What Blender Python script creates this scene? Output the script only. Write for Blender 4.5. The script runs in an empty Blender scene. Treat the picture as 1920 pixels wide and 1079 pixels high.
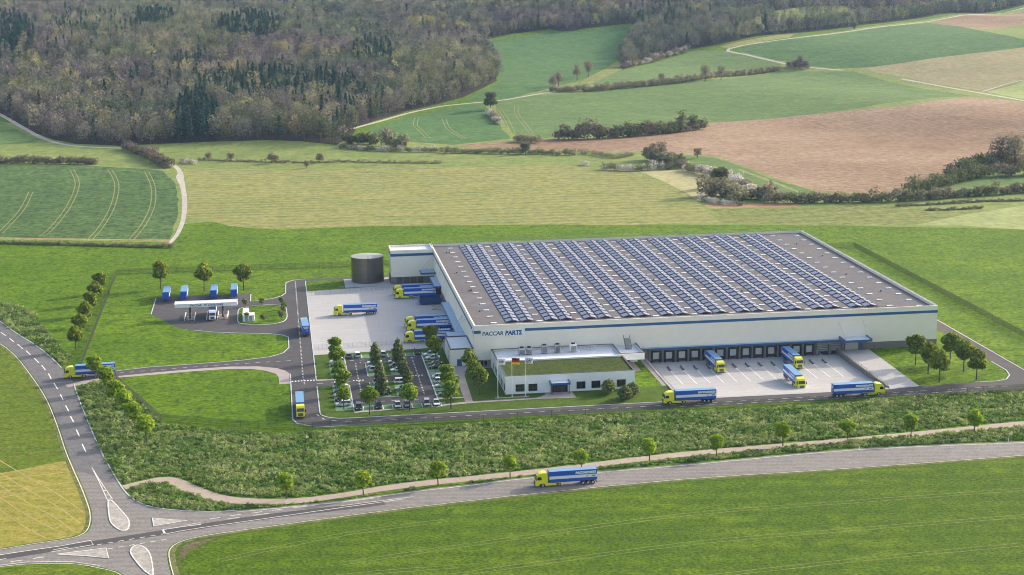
import bpy, bmesh, math, random
import numpy as np
from mathutils import Vector, Matrix
from mathutils.geometry import delaunay_2d_cdt, tessellate_polygon
R = math.radians
scene = bpy.context.scene
col = scene.collection

# ---------------------------------------------------------------- camera
# world frame: origin = front left ground corner of the warehouse, X along its front, Y along its depth, metres
CAM_H, CAM_F, PITCH, ROLL = 142.545, 3196.13, 0.205463, -0.0128012
SITE_X, SITE_Y, SITE_A = -12.818, 553.741, 0.1371376
cA, sA = math.cos(SITE_A), math.sin(SITE_A)
def to_site(X, Y):
    dx, dy = X - SITE_X, Y - SITE_Y
    return dx * cA + dy * sA, -dx * sA + dy * cA
cam_x, cam_y = to_site(0, 0)
CAM = np.array([cam_x, cam_y, CAM_H])
def rotv(v): return np.array([v[0] * cA + v[1] * sA, -v[0] * sA + v[1] * cA, v[2]])
fwd = np.array([0, math.cos(PITCH), -math.sin(PITCH)]); up0 = np.array([0, math.sin(PITCH), math.cos(PITCH)]); rt0 = np.array([1, 0, 0.])
rt = rt0 * math.cos(ROLL) + up0 * math.sin(ROLL); up = -rt0 * math.sin(ROLL) + up0 * math.cos(ROLL)
rt, up, fwd = rotv(rt), rotv(up), rotv(fwd)
cd = bpy.data.cameras.new('camera'); cam = bpy.data.objects.new('camera', cd); col.objects.link(cam)
cd.sensor_width = 36; cd.lens = 36 * CAM_F / 1920; cd.clip_start = 1; cd.clip_end = 30000
cam.matrix_world = Matrix(((rt[0], up[0], -fwd[0], CAM[0]), (rt[1], up[1], -fwd[1], CAM[1]), (rt[2], up[2], -fwd[2], CAM[2]), (0, 0, 0, 1)))
scene.camera = cam

# ---------------------------------------------------------------- sky, sun, exposure
SUN_ELEV = R(21.5)
SHADOW_DIR = Vector((-0.88, -0.45, 0)).normalized()      # shadows fall to the left and a little towards the camera
world = bpy.data.worlds.new('World'); scene.world = world; world.use_nodes = True
nt = world.node_tree; bg = nt.nodes['Background']
sky = nt.nodes.new('ShaderNodeTexSky'); sky.sky_type = 'NISHITA'; sky.sun_disc = False
sky.sun_elevation = SUN_ELEV; sky.sun_rotation = math.atan2(-SHADOW_DIR.x, -SHADOW_DIR.y)
sky.air_density = 1.0; sky.dust_density = 4.0; sky.ozone_density = 0.3; sky.altitude = 0
nt.links.new(sky.outputs[0], bg.inputs[0]); bg.inputs[1].default_value = 0.15
sd = bpy.data.lights.new('sun', 'SUN'); sd.energy = 2.4; sd.angle = R(0.6); sd.color = (1.0, 0.90, 0.74)
sun = bpy.data.objects.new('sun', sd); col.objects.link(sun)
sdir = Vector((SHADOW_DIR.x * math.cos(SUN_ELEV), SHADOW_DIR.y * math.cos(SUN_ELEV), -math.sin(SUN_ELEV)))
sun.rotation_euler = sdir.to_track_quat('-Z', 'Y').to_euler(); sun.location = (60, 40, 120)
scene.view_settings.view_transform = 'Standard'; scene.view_settings.look = 'None'
scene.view_settings.exposure = 1.16; scene.view_settings.gamma = 1.0
HAZE = 0.000038
scene.render.engine = 'CYCLES'
scene.cycles.max_bounces = 6; scene.cycles.diffuse_bounces = 2; scene.cycles.volume_bounces = 0
scene.cycles.transparent_max_bounces = 8; scene.cycles.use_denoising = True; scene.cycles.denoising_prefilter = 'ACCURATE'; scene.cycles.filter_width = 1.0

# ---------------------------------------------------------------- terrain
def smooth(t):
    t = np.clip(t, 0, 1); return t * t * (3 - 2 * t)
def zt(x, y):
    """height of the land: flat round the site, rolling fields, then a wooded hill"""
    x = np.asarray(x, float); y = np.asarray(y, float)
    X = SITE_X + cA * x - sA * y; Y = SITE_Y + sA * x + cA * y
    z = 46 * smooth((Y - 1120) / 1500)
    w = smooth((Y - 860) / 450)
    z = z + w * (3.2 * np.sin(X / 95 + 1.1 + Y / 260) * np.sin(Y / 120 + 0.6) + 4.0 * np.sin(X / 210 - Y / 330 + 2.2) + 1.2 * np.sin(X / 43 + Y / 71))
    w2 = smooth((Y - 1250) / 500)
    z = z + w2 * 9 * np.sin(X / 160 + 0.5 + 0.8 * np.sin(Y / 240)) * np.cos(Y / 190)
    return z
TS = np.concatenate([np.linspace(200, 1500, 1300), np.linspace(1502, 6000, 1500)])
def G(px, py):
    """site ground position seen at a photograph pixel (the traced land plan)"""
    d = (px - 960) / CAM_F * rt - (py - 539.5) / CAM_F * up + fwd
    hx = CAM[0] + d[0] * TS; hy = CAM[1] + d[1] * TS; hz = CAM[2] + d[2] * TS
    b = hz < zt(hx, hy)
    i = int(np.argmax(b)) if b.any() else len(TS) - 1
    if i == 0: i = 1
    g0 = hz[i-1] - float(zt(hx[i-1], hy[i-1])); g1 = hz[i] - float(zt(hx[i], hy[i]))
    k = g0 / (g0 - g1) if g0 != g1 else 0
    t = TS[i-1] + (TS[i] - TS[i-1]) * min(max(k, 0), 1)
    return (CAM[0] + d[0] * t, CAM[1] + d[1] * t)
def GG(pts): return [G(*p) for p in pts]
def to_px(x, y, z):
    dx, dy, dz = x - CAM[0], y - CAM[1], z - CAM[2]
    w = dx * fwd[0] + dy * fwd[1] + dz * fwd[2]
    return 960 + CAM_F * (dx * rt[0] + dy * rt[1] + dz * rt[2]) / w, 539.5 - CAM_F * (dx * up[0] + dy * up[1] + dz * up[2]) / w
def inpoly(poly, x, y):
    x = np.asarray(x, float); y = np.asarray(y, float); r = np.zeros(x.shape, bool)
    n = len(poly)
    for i in range(n):
        x1, y1 = poly[i]; x2, y2 = poly[(i + 1) % n]
        if y1 == y2: continue
        c = (y1 > y) != (y2 > y)
        r ^= c & (x < (x2 - x1) * (y - y1) / (y2 - y1) + x1)
    return r

# ---------------------------------------------------------------- materials
def newmat(name):
    m = bpy.data.materials.new(name); m.use_nodes = True
    return m, m.node_tree.nodes, m.node_tree.links, m.node_tree.nodes['Principled BSDF']
def rgb(c): return (c[0], c[1], c[2], 1)
def plain(name, c, rough=0.6, metal=0.0, var=0.0, scale=1.0, bump=0.0, c2=None, spec=0.5):
    m, N, L, P = newmat(name)
    P.inputs['Base Color'].default_value = rgb(c); P.inputs['Roughness'].default_value = rough; P.inputs['Metallic'].default_value = metal
    P.inputs['Specular IOR Level'].default_value = spec
    if var or c2:
        tc = N.new('ShaderNodeTexCoord'); no = N.new('ShaderNodeTexNoise'); no.inputs['Scale'].default_value = scale; no.inputs['Detail'].default_value = 5
        no.inputs['Roughness'].default_value = 0.65
        L.new(tc.outputs['Object'], no.inputs['Vector'])
        mx = N.new('ShaderNodeMix'); mx.data_type = 'RGBA'
        a = tuple(v * (1 - var) for v in c); b = c2 if c2 else tuple(min(1, v * (1 + var)) for v in c)
        if c2: a = c
        mx.inputs[6].default_value = rgb(a); mx.inputs[7].default_value = rgb(b)
        rp = N.new('ShaderNodeMapRange'); rp.inputs[1].default_value = .35; rp.inputs[2].default_value = .65
        L.new(no.outputs[0], rp.inputs[0]); L.new(rp.outputs[0], mx.inputs[0]); L.new(mx.outputs[2], P.inputs['Base Color'])
        if bump:
            bp = N.new('ShaderNodeBump'); bp.inputs['Distance'].default_value = bump; bp.inputs['Strength'].default_value = 0.6
            L.new(no.outputs[0], bp.inputs['Height']); L.new(bp.outputs[0], P.inputs['Normal'])
    return m
def land(name, cols, fine=0.9, mid=0.12, broad=0.012, stripe=None, bump=0.3, contrast=1.0, rough=1.0):
    """soil / grass: broad patches, mid tufts and fine grain; stripe = (angle, spacing, colour, amount)"""
    m, N, L, P = newmat(name); P.inputs['Roughness'].default_value = rough; P.inputs['Specular IOR Level'].default_value = 0.1
    tc = N.new('ShaderNodeTexCoord')
    def noise(sc, det, vec=None, ro=.6):
        n = N.new('ShaderNodeTexNoise'); n.inputs['Scale'].default_value = sc; n.inputs['Detail'].default_value = det; n.inputs['Roughness'].default_value = ro
        L.new(vec or tc.outputs['Object'], n.inputs['Vector']); return n.outputs[0]
    def rng(s, lo, hi):
        r = N.new('ShaderNodeMapRange'); r.inputs[1].default_value = lo; r.inputs[2].default_value = hi; L.new(s, r.inputs[0]); return r.outputs[0]
    def mix(f, a, b, mode='MIX', fac=None):
        x = N.new('ShaderNodeMix'); x.data_type = 'RGBA'; x.blend_type = mode
        if fac is not None: x.inputs[0].default_value = fac
        else: L.new(f, x.inputs[0])
        for i, v in ((6, a), (7, b)):
            if isinstance(v, tuple): x.inputs[i].default_value = rgb(v)
            else: L.new(v, x.inputs[i])
        return x.outputs[2]
    nb = noise(broad, 3); nm = noise(mid, 4); nf = noise(fine, 3, ro=.75)
    c = mix(rng(nb, .38, .62), cols[0], cols[1])
    c = mix(rng(nm, .42, .68), c, cols[2])
    if stripe:
        ang, sp, sc, amt = stripe
        mp = N.new('ShaderNodeMapping'); mp.inputs['Rotation'].default_value = (0, 0, -ang); L.new(tc.outputs['Object'], mp.inputs['Vector'])
        wv = N.new('ShaderNodeTexWave'); wv.bands_direction = 'Y'; wv.inputs['Scale'].default_value = 0.314 / sp * 1.0
        wv.inputs['Distortion'].default_value = 1.6; wv.inputs['Detail'].default_value = 3; wv.inputs['Detail Scale'].default_value = 0.7
        L.new(mp.outputs[0], wv.inputs['Vector'])
        mm = N.new('ShaderNodeMath'); mm.operation = 'MULTIPLY'; mm.inputs[1].default_value = amt
        L.new(rng(wv.outputs['Fac'], .35, .95), mm.inputs[0])
        c = mix(mm.outputs[0], c, sc)
        mp2 = N.new('ShaderNodeMapping'); mp2.inputs['Rotation'].default_value = (0, 0, -ang); mp2.inputs['Scale'].default_value = (0.006, 0.16, 1)
        L.new(tc.outputs['Object'], mp2.inputs['Vector'])
        ns = noise(1.0, 5, mp2.outputs[0], .7)
        m3 = N.new('ShaderNodeMath'); m3.operation = 'MULTIPLY'; m3.inputs[1].default_value = amt
        L.new(rng(ns, .45, .75), m3.inputs[0]); c = mix(m3.outputs[0], c, sc)
    g = N.new('ShaderNodeMapRange'); g.inputs[1].default_value = .32; g.inputs[2].default_value = .68; g.clamp = True
    g.inputs[3].default_value = 1 - .55 * contrast; g.inputs[4].default_value = 1 + .55 * contrast; L.new(nf, g.inputs[0])
    cb = N.new('ShaderNodeCombineColor'); [L.new(g.outputs[0], cb.inputs[i]) for i in range(3)]
    c = mix(None, c, cb.outputs[0], 'MULTIPLY', 1.0)
    L.new(c, P.inputs['Base Color'])
    if bump:
        bp = N.new('ShaderNodeBump'); bp.inputs['Distance'].default_value = bump; bp.inputs['Strength'].default_value = 0.55
        L.new(nf, bp.inputs['Height']); L.new(bp.outputs[0], P.inputs['Normal'])
    return m
def leafmat(name, c1, c2, c3=None, trans=0.25, patch=0.0, vary=(.62, 1.38)):
    """foliage: each leaf face its own tint, each tree its own shade"""
    m, N, L, P = newmat(name); N.remove(P); out = N['Material Output']
    ge = N.new('ShaderNodeNewGeometry'); oi = N.new('ShaderNodeObjectInfo')
    mx = N.new('ShaderNodeMix'); mx.data_type = 'RGBA'; mx.inputs[6].default_value = rgb(c1); mx.inputs[7].default_value = rgb(c2)
    L.new(ge.outputs['Random Per Island'], mx.inputs[0])
    c = mx.outputs[2]
    if c3:
        m2 = N.new('ShaderNodeMix'); m2.data_type = 'RGBA'; m2.inputs[7].default_value = rgb(c3); L.new(c, m2.inputs[6])
        if patch:
            no = N.new('ShaderNodeTexNoise'); no.inputs['Scale'].default_value = patch; no.inputs['Detail'].default_value = 3; L.new(oi.outputs['Location'], no.inputs['Vector'])
            mr = N.new('ShaderNodeMapRange'); mr.inputs[1].default_value = .4; mr.inputs[2].default_value = .62; L.new(no.outputs[0], mr.inputs[0])
            ad = N.new('ShaderNodeMath'); ad.operation = 'MULTIPLY'; L.new(mr.outputs[0], ad.inputs[0]); ad.inputs[1].default_value = .75; L.new(ad.outputs[0], m2.inputs[0])
        else:
            mr = N.new('ShaderNodeMath'); mr.operation = 'MULTIPLY'; mr.inputs[1].default_value = .6; L.new(oi.outputs['Random'], mr.inputs[0]); L.new(mr.outputs[0], m2.inputs[0])
        c = m2.outputs[2]
    hv = N.new('ShaderNodeHueSaturation'); L.new(c, hv.inputs['Color'])
    vr = N.new('ShaderNodeMapRange'); vr.inputs[3].default_value = vary[0]; vr.inputs[4].default_value = vary[1]; L.new(oi.outputs['Random'], vr.inputs[0]); L.new(vr.outputs[0], hv.inputs['Value'])
    d = N.new('ShaderNodeBsdfDiffuse'); t = N.new('ShaderNodeBsdfTranslucent'); ms = N.new('ShaderNodeMixShader'); ms.inputs[0].default_value = trans
    L.new(hv.outputs[0], d.inputs[0]); L.new(hv.outputs[0], t.inputs[0]); L.new(d.outputs[0], ms.inputs[1]); L.new(t.outputs[0], ms.inputs[2]); L.new(ms.outputs[0], out.inputs[0])
    return m
M = {}
M['lawn'] = land('lawn', [(.074, .146, .004), (.112, .190, .006), (.050, .106, .004)], fine=.55, mid=.16, broad=.02, contrast=1.0)
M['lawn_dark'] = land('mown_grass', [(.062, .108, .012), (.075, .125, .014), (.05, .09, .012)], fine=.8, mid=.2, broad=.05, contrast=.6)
M['rough'] = land('rough_ground', [(.045, .10, .016), (.06, .12, .02), (.03, .07, .014)], fine=.6, mid=.2, contrast=1)
M['crop_dark'] = land('winter_crop', [(.058, .112, .034), (.08, .14, .042), (.042, .085, .03)], fine=.28, mid=.09, contrast=1.0)
M['meadow'] = land('meadow_grass', [(.165, .215, .06), (.20, .24, .07), (.14, .19, .05)], fine=.25, mid=.06, contrast=.5)
M['olive'] = land('olive_field', [(.18, .20, .065), (.215, .22, .075), (.14, .18, .05)], fine=.22, mid=.05, stripe=(R(-3), 9, (.285, .27, .10), .55), contrast=.55)
M['green_far'] = land('green_crop', [(.06, .135, .04), (.075, .15, .045), (.052, .118, .036)], fine=.2, mid=.05, contrast=.6)
M['green_far2'] = land('light_green_crop', [(.10, .165, .05), (.115, .18, .055), (.082, .145, .045)], fine=.2, mid=.05, contrast=.5)
M['brown'] = land('ploughed_soil', [(.165, .10, .062), (.31, .222, .15), (.235, .155, .095)], fine=.22, mid=.014, broad=.006, stripe=(R(12), 6, (.30, .21, .145), .35), contrast=.55)
M['tan'] = land('tan_field', [(.26, .22, .12), (.30, .25, .14), (.24, .23, .11)], fine=.2, mid=.04, contrast=.4)
M['pale'] = land('pale_field', [(.34, .31, .16), (.37, .34, .18), (.32, .30, .15)], fine=.2, mid=.04, contrast=.4)
M['pale_green'] = land('pale_green_field', [(.25, .29, .11), (.28, .32, .13), (.23, .27, .10)], fine=.2, mid=.05, contrast=.45)
M['olive_dark'] = land('dry_grass', [(.15, .18, .05), (.18, .20, .06), (.12, .16, .045)], fine=.25, mid=.08, stripe=(R(8), 12, (.22, .22, .08), .4), contrast=.7)
M['field_front'] = land('front_crop', [(.062, .120, .004), (.10, .162, .006), (.043, .090, .004)], fine=1.1, mid=.22, broad=.03, stripe=(R(-8), 9, (.046, .088, .006), .5), contrast=1.0)
M['field_left'] = land('left_crop', [(.085, .145, .010), (.115, .175, .012), (.06, .11, .010)], fine=.7, mid=.2, stripe=(R(4), 6, (.15, .15, .025), .35), contrast=.8)
M['stubble'] = land('stubble', [(.22, .215, .035), (.27, .24, .04), (.18, .19, .03)], fine=.6, mid=.15, stripe=(R(-30), 5.5, (.33, .27, .10), .35), contrast=.6)
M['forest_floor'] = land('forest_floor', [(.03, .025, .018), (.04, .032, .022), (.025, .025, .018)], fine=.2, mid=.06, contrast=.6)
M['verge'] = land('verge_grass', [(.13, .15, .05), (.16, .165, .06), (.10, .11, .04)], fine=.5, mid=.2, contrast=.8)
M['soil_dark'] = land('verge_soil', [(.11, .10, .05), (.08, .09, .035), (.13, .11, .06)], fine=.5, mid=.2, contrast=.8)
M['gravel'] = land('gravel_track', [(.40, .37, .33), (.46, .43, .38), (.34, .31, .27)], fine=.8, mid=.3, contrast=.3, bump=.05)
M['tramline'] = land('bare_wheel_soil', [(.20, .215, .085), (.25, .245, .105), (.16, .19, .07)], fine=.4, mid=.15, contrast=.4, bump=0)
M['red_soil'] = land('reddish_soil', [(.34, .20, .12), (.40, .27, .17), (.30, .17, .10)], fine=.4, mid=.15, contrast=.4)
M['asphalt'] = land('asphalt', [(.082, .078, .082), (.094, .089, .092), (.074, .071, .076)], fine=1.6, mid=.25, broad=.05, contrast=.22, bump=.02, rough=.8)
M['asphalt_lot'] = land('dark_asphalt', [(.062, .060, .066), (.070, .067, .072), (.056, .055, .062)], fine=1.6, mid=.25, broad=.05, contrast=.2, bump=.02, rough=.8)
M['asphalt_old'] = land('worn_asphalt', [(.19, .178, .17), (.225, .21, .20), (.165, .155, .15)], fine=1.3, mid=.3, broad=.03, contrast=.4, bump=.02, stripe=(R(-7.5), 3, (.25, .235, .225), .5), rough=.85)
M['asphalt_mid'] = land('grey_asphalt', [(.145, .142, .15), (.165, .16, .165), (.125, .122, .13)], fine=1.3, mid=.3, broad=.03, contrast=.4, bump=.02, rough=.85)
M['concrete'] = land('yard_concrete', [(.42, .41, .405), (.44, .43, .425), (.40, .39, .39)], fine=.9, mid=.12, broad=.04, contrast=.14, bump=.01, rough=.8, stripe=(R(0), 4.5, (.375, .37, .365), .4))
M['paving'] = land('pinkish_paving', [(.36, .31, .30), (.39, .335, .32), (.34, .29, .28)], fine=1.2, mid=.3, contrast=.12, bump=.01, rough=.85)
M['path'] = land('beige_path', [(.36, .29, .25), (.40, .33, .28), (.33, .27, .23)], fine=.9, mid=.3, contrast=.2, bump=.02)
M['kerb'] = plain('kerb_stone', (.46, .47, .52), .8, var=.1)
M['paint'] = plain('road_paint', (.72, .72, .70), .7, var=.12, scale=2)
M['paint_old'] = plain('worn_road_paint', (.66, .63, .58), .8, var=.25, scale=.7)
M['island'] = land('traffic_island', [(.34, .325, .30), (.40, .38, .35), (.28, .265, .25)], fine=1.2, mid=.4, contrast=.35, bump=.02)
M['bay'] = plain('green_bay_surface', (.085, .20, .075), .85, var=.12, scale=.4)
M['wall'] = plain('cream_cladding', (.89, .80, .66), .55, var=.025, scale=.25)
M['white'] = plain('white_cladding', (.86, .845, .83), .5, var=.02, scale=.3)
M['blue'] = plain('blue_trim', (.02, .115, .27), .45)
M['plinth'] = plain('brown_grey_plinth', (.19, .165, .145), .8, var=.12, scale=.8)
M['roof'] = land('roof_membrane', [(.136, .130, .140), (.155, .147, .155), (.120, .115, .126)], fine=1.6, mid=.15, broad=.03, contrast=.3, bump=.02, rough=.8, stripe=(R(0), 2.2, (.12, .11, .116), .4))
M['cap'] = plain('parapet_cap', (.30, .29, .29), .5)
M['darkcap'] = plain('dark_trim', (.06, .055, .055), .5)
M['canopy_top'] = plain('canopy_top_sky_reflection', (.30, .43, .60), .5)  # sky reflection on the blue canopies, put into the colour as a pale tint
M['roof_white'] = plain('white_roof_membrane', (.60, .64, .70), .6, var=.05, scale=.4)
M['sedum'] = land('sedum_roof', [(.045, .068, .013), (.06, .085, .016), (.03, .05, .010)], fine=1.4, mid=.5, broad=.1, contrast=1.0, bump=.2)
M['black'] = plain('black_rubber', (.018, .018, .022), .7)
M['door'] = plain('door_panel', (.50, .49, .46), .55, var=.03)
M['glass'] = plain('dark_glass', (.015, .018, .022), .08, spec=.8)
M['bronze'] = plain('bronze_frame', (.09, .075, .065), .4)
M['steel'] = plain('dark_steel', (.10, .105, .115), .45, metal=.3)
M['galv'] = plain('galvanised_steel', (.38, .39, .41), .45, metal=.4)
M['tank'] = plain('dark_tank_metal', (.19, .175, .15), .3, metal=.85)
M['tanktop'] = plain('tank_roof', (.30, .31, .29), .6, var=.05)
M['pv'] = plain('solar_glass', (.155, .18, .295), .45, spec=.5, var=.06, scale=.08)
M['pvframe'] = plain('solar_rack', (.025, .025, .03), .6)
M['yellow'] = plain('truck_yellow', (.82, .76, .03), .35, spec=.5)
M['tblue'] = plain('trailer_blue', (.018, .095, .47), .4)
M['tbluedark'] = plain('skip_blue', (.012, .05, .17), .5)
M['troof'] = plain('trailer_roof_sky_tint', (.12, .27, .47), .5)  # trailer blue lightened so the colour itself holds the reflected sky
M['tyre'] = plain('tyre', (.015, .015, .016), .85)
M['rim'] = plain('wheel_rim', (.62, .62, .62), .4, metal=.2)
M['chrome'] = plain('grille_metal', (.30, .31, .33), .35, metal=.5)
M['chassis'] = plain('chassis', (.03, .03, .035), .7)
M['red'] = plain('red_print', (.62, .03, .03), .5)
M['lampred'] = plain('tail_lamp', (.45, .01, .01), .3)
M['lampw'] = plain('head_lamp', (.7, .72, .75), .15)
M['txtblue'] = plain('dark_blue_print', (.015, .07, .22), .5)
M['txtgrey'] = plain('grey_print', (.10, .11, .12), .5)
M['txtwhite'] = plain('white_print', (.80, .80, .80), .5)
M['flagblack'] = plain('black_cloth', (.012, .012, .012), .8)
M['flagred'] = plain('red_cloth', (.65, .012, .012), .8)
M['flaggold'] = plain('gold_cloth', (.85, .55, .01), .8)
M['fence'] = plain('dark_green_wire', (.025, .045, .015), .6)
M['bark'] = plain('bark', (.085, .07, .055), .9, var=.2, scale=2)
M['leaf_street'] = leafmat('leaf_bright', (.17, .29, .02), (.42, .53, .05), trans=.4, vary=(.9, 1.12))
M['leaf_lot'] = leafmat('leaf_mid', (.11, .20, .018), (.36, .46, .06), trans=.4, vary=(.88, 1.12))
M['leaf_olive'] = leafmat('leaf_olive', (.10, .14, .045), (.30, .33, .13), trans=.4, vary=(.85, 1.15))
M['leaf_dark'] = leafmat('leaf_dark', (.10, .15, .018), (.37, .42, .07), trans=.4, vary=(.88, 1.12))
M['twig'] = leafmat('bare_twigs', (.11, .095, .095), (.29, .24, .22), (.13, .18, .09), trans=.1, patch=.007, vary=(.42, 1.6))
M['bud'] = leafmat('budding_twigs', (.20, .22, .07), (.46, .45, .17), (.33, .24, .16), trans=.15, patch=.01, vary=(.6, 1.5))
M['conifer'] = leafmat('conifer_needles', (.016, .045, .032), (.045, .09, .055), trans=.05)
M['hedge_brown'] = leafmat('hedge_twigs', (.18, .145, .115), (.42, .34, .27), (.16, .17, .08), trans=.2)
M['hedge_green'] = leafmat('hedge_leaves', (.09, .125, .055), (.27, .30, .14), (.30, .25, .18), trans=.25)
M['blossom'] = leafmat('white_blossom', (.45, .41, .37), (.72, .68, .62), trans=.1)
M['scrub'] = leafmat('scrub_leaves', (.05, .12, .02), (.25, .38, .09), (.37, .42, .17), trans=.35, patch=.13)
M['scrub_pale'] = leafmat('scrub_seed_heads', (.32, .36, .15), (.60, .60, .34), trans=.35)
M['stubble_row'] = land('stubble_rows', [(.36, .29, .12), (.40, .32, .14), (.28, .24, .09)], fine=.8, mid=.3, contrast=.5, bump=0)
M['tractor_line'] = land('tractor_lines', [(.15, .15, .03), (.19, .18, .04), (.05, .08, .012)], fine=.5, mid=.15, contrast=.6, bump=0)
carcols = {'white': (.72, .73, .74), 'silver': (.40, .41, .42), 'grey': (.16, .165, .17), 'black': (.015, .014, .014), 'olive': (.05, .055, .04)}
for k, c in carcols.items(): M['car_' + k] = plain('car_paint_' + k, c, .28, metal=.1 if k in ('silver', 'grey') else 0)

# ---------------------------------------------------------------- mesh and naming helpers
class MB:
    def __init__(s): s.v = []; s.f = []; s.m = []
    def add(s, vs, fs, mi=0):
        b = len(s.v); s.v += [tuple(map(float, p)) for p in vs]; s.f += [tuple(i + b for i in f) for f in fs]; s.m += [mi] * len(fs); return s
    def box(s, x0, x1, y0, y1, z0, z1, mi=0):
        return s.add([(x0, y0, z0), (x1, y0, z0), (x1, y1, z0), (x0, y1, z0), (x0, y0, z1), (x1, y0, z1), (x1, y1, z1), (x0, y1, z1)],
                     [(0, 3, 2, 1), (4, 5, 6, 7), (0, 1, 5, 4), (1, 2, 6, 5), (2, 3, 7, 6), (3, 0, 4, 7)], mi)
    def prism(s, prof, y0, y1, mi=0, inset=0):
        """side outline (x,z) extruded across y"""
        n = len(prof); vs = [(x, y0, z) for x, z in prof] + [(x, y1, z) for x, z in prof]
        fs = [tuple(range(n)), tuple(range(2 * n - 1, n - 1, -1))] + [(i, i + n, (i + 1) % n + n, (i + 1) % n) for i in range(n)]
        return s.add(vs, fs, mi)
    def cyl(s, c, r, h, ax='z', n=16, mi=0, r2=None):
        r2 = r if r2 is None else r2; vs = []
        for k, rr in ((0, r), (h, r2)):
            for i in range(n):
                a = 2 * math.pi * i / n; p, q = rr * math.cos(a), rr * math.sin(a)
                d = {'z': (p, q, k), 'y': (p, k, q), 'x': (k, p, q)}[ax]
                vs.append((c[0] + d[0], c[1] + d[1], c[2] + d[2]))
        fs = [(i, (i + 1) % n, (i + 1) % n + n, i + n) for i in range(n)] + [tuple(range(n - 1, -1, -1)), tuple(range(n, 2 * n))]
        return s.add(vs, fs, mi)
    def tube(s, p0, p1, r, r2=None, n=5, mi=0):
        p0, p1 = Vector(p0), Vector(p1); d = (p1 - p0).normalized(); a = d.orthogonal().normalized(); b = d.cross(a); r2 = r if r2 is None else r2; vs = []
        for p, rr in ((p0, r), (p1, r2)):
            for i in range(n):
                t = 2 * math.pi * i / n; vs.append(p + (a * math.cos(t) + b * math.sin(t)) * rr)
        fs = [(i, (i + 1) % n, (i + 1) % n + n, i + n) for i in range(n)] + [tuple(range(n - 1, -1, -1)), tuple(range(n, 2 * n))]
        return s.add(vs, fs, mi)
    def mesh(s, name, mats):
        me = bpy.data.meshes.new(name); me.from_pydata(s.v, [], s.f)
        for m in (mats if isinstance(mats, (list, tuple)) else [mats]): me.materials.append(M[m] if isinstance(m, str) else m)
        if any(s.m): me.polygons.foreach_set('material_index', s.m)
        me.update(); return me
    def build(s, name, mats, parent=None, **k): return link(name, s.mesh(name, mats), parent, **k)
def link(name, me, parent=None, loc=None, rz=0, label=None, cat=None, group=None, kind=None, basis=None):
    o = bpy.data.objects.new(name, me); col.objects.link(o)
    if parent: o.parent = parent
    if basis is not None: o.matrix_basis = basis
    if loc is not None: o.location = loc; o.rotation_euler = (0, 0, rz)
    return tag(o, label, cat, group, kind)
def tag(o, label=None, cat=None, group=None, kind=None):
    if label: o['label'] = label
    if cat: o['category'] = cat
    if group: o['group'] = group
    if kind: o['kind'] = kind
    return o
def empty(name, loc, rz=0, label=None, cat=None, group=None):
    o = bpy.data.objects.new(name, None); col.objects.link(o); o.location = loc; o.rotation_euler = (0, 0, rz); o.empty_display_size = .5
    return tag(o, label, cat, group)
def copy_tree(o, parent=None):
    c = o.copy(); col.objects.link(c)
    if parent: c.parent = parent
    for ch in [x for x in KIDS.get(o.name, [])]: copy_tree(ch, c)
    return c
KIDS = {}
def reg(root):
    """remember the children of a finished thing so copies are quick"""
    for ch in root.children_recursive: KIDS.setdefault(ch.parent.name, []).append(ch)
    return root
def place(root, loc, rz, label, group, first):
    o = root if first else copy_tree(root)
    o.location = loc; o.rotation_euler = (0, 0, rz); o['label'] = label
    if group: o['group'] = group
    return o
def text_mesh(s, size, mat, shear=0.0, bold=0.0, spacing=1.0, align='LEFT'):
    cu = bpy.data.curves.new('lettering', 'FONT'); cu.body = s; cu.size = size; cu.shear = shear; cu.offset = bold; cu.space_character = spacing
    cu.align_x = align; cu.resolution_u = 2; cu.extrude = 0.0
    o = bpy.data.objects.new('lettering', cu); col.objects.link(o)
    me = bpy.data.meshes.new_from_object(o.evaluated_get(bpy.context.evaluated_depsgraph_get()))
    bpy.data.objects.remove(o); bpy.data.curves.remove(cu)
    me.materials.clear(); me.materials.append(M[mat]); return me
def poly_faces(pts):
    t = tessellate_polygon([[Vector((p[0], p[1], 0)) for p in pts]])
    out = []
    for a, b, c in t:
        A, B, C_ = pts[a], pts[b], pts[c]
        if (B[0] - A[0]) * (C_[1] - A[1]) - (B[1] - A[1]) * (C_[0] - A[0]) < 0: b, c = c, b
        out.append((a, b, c))
    return out
def sheet(name, pts, z, mat, parent=None, kind='structure', **k):
    b = MB(); b.add([(x, y, z) for x, y in pts], poly_faces(pts)); return b.build(name, mat, parent, kind=kind, **k)
def slab(name, pts, z0, z1, mat, parent=None, kind='structure', **k):
    n = len(pts); b = MB(); b.add([(x, y, z1) for x, y in pts], poly_faces(pts))
    b.add([(x, y, z0) for x, y in pts] + [(x, y, z1) for x, y in pts], [(i, (i + 1) % n, (i + 1) % n + n, i + n) for i in range(n)])
    return b.build(name, mat, parent, kind=kind, **k)
def rect(x0, x1, y0, y1): return [(x0, y0), (x1, y0), (x1, y1), (x0, y1)]
def offset_line(pts, w):
    """left and right edges of a strip of width w round a polyline"""
    L, Rr = [], []
    for i, p in enumerate(pts):
        a = pts[max(0, i - 1)]; b = pts[min(len(pts) - 1, i + 1)]
        dx, dy = b[0] - a[0], b[1] - a[1]; l = math.hypot(dx, dy) or 1; nx, ny = -dy / l, dx / l
        L.append((p[0] + nx * w / 2, p[1] + ny * w / 2)); Rr.append((p[0] - nx * w / 2, p[1] - ny * w / 2))
    return L, Rr
def strip_poly(pts, w):
    L, Rr = offset_line(pts, w); return L + Rr[::-1]
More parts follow.
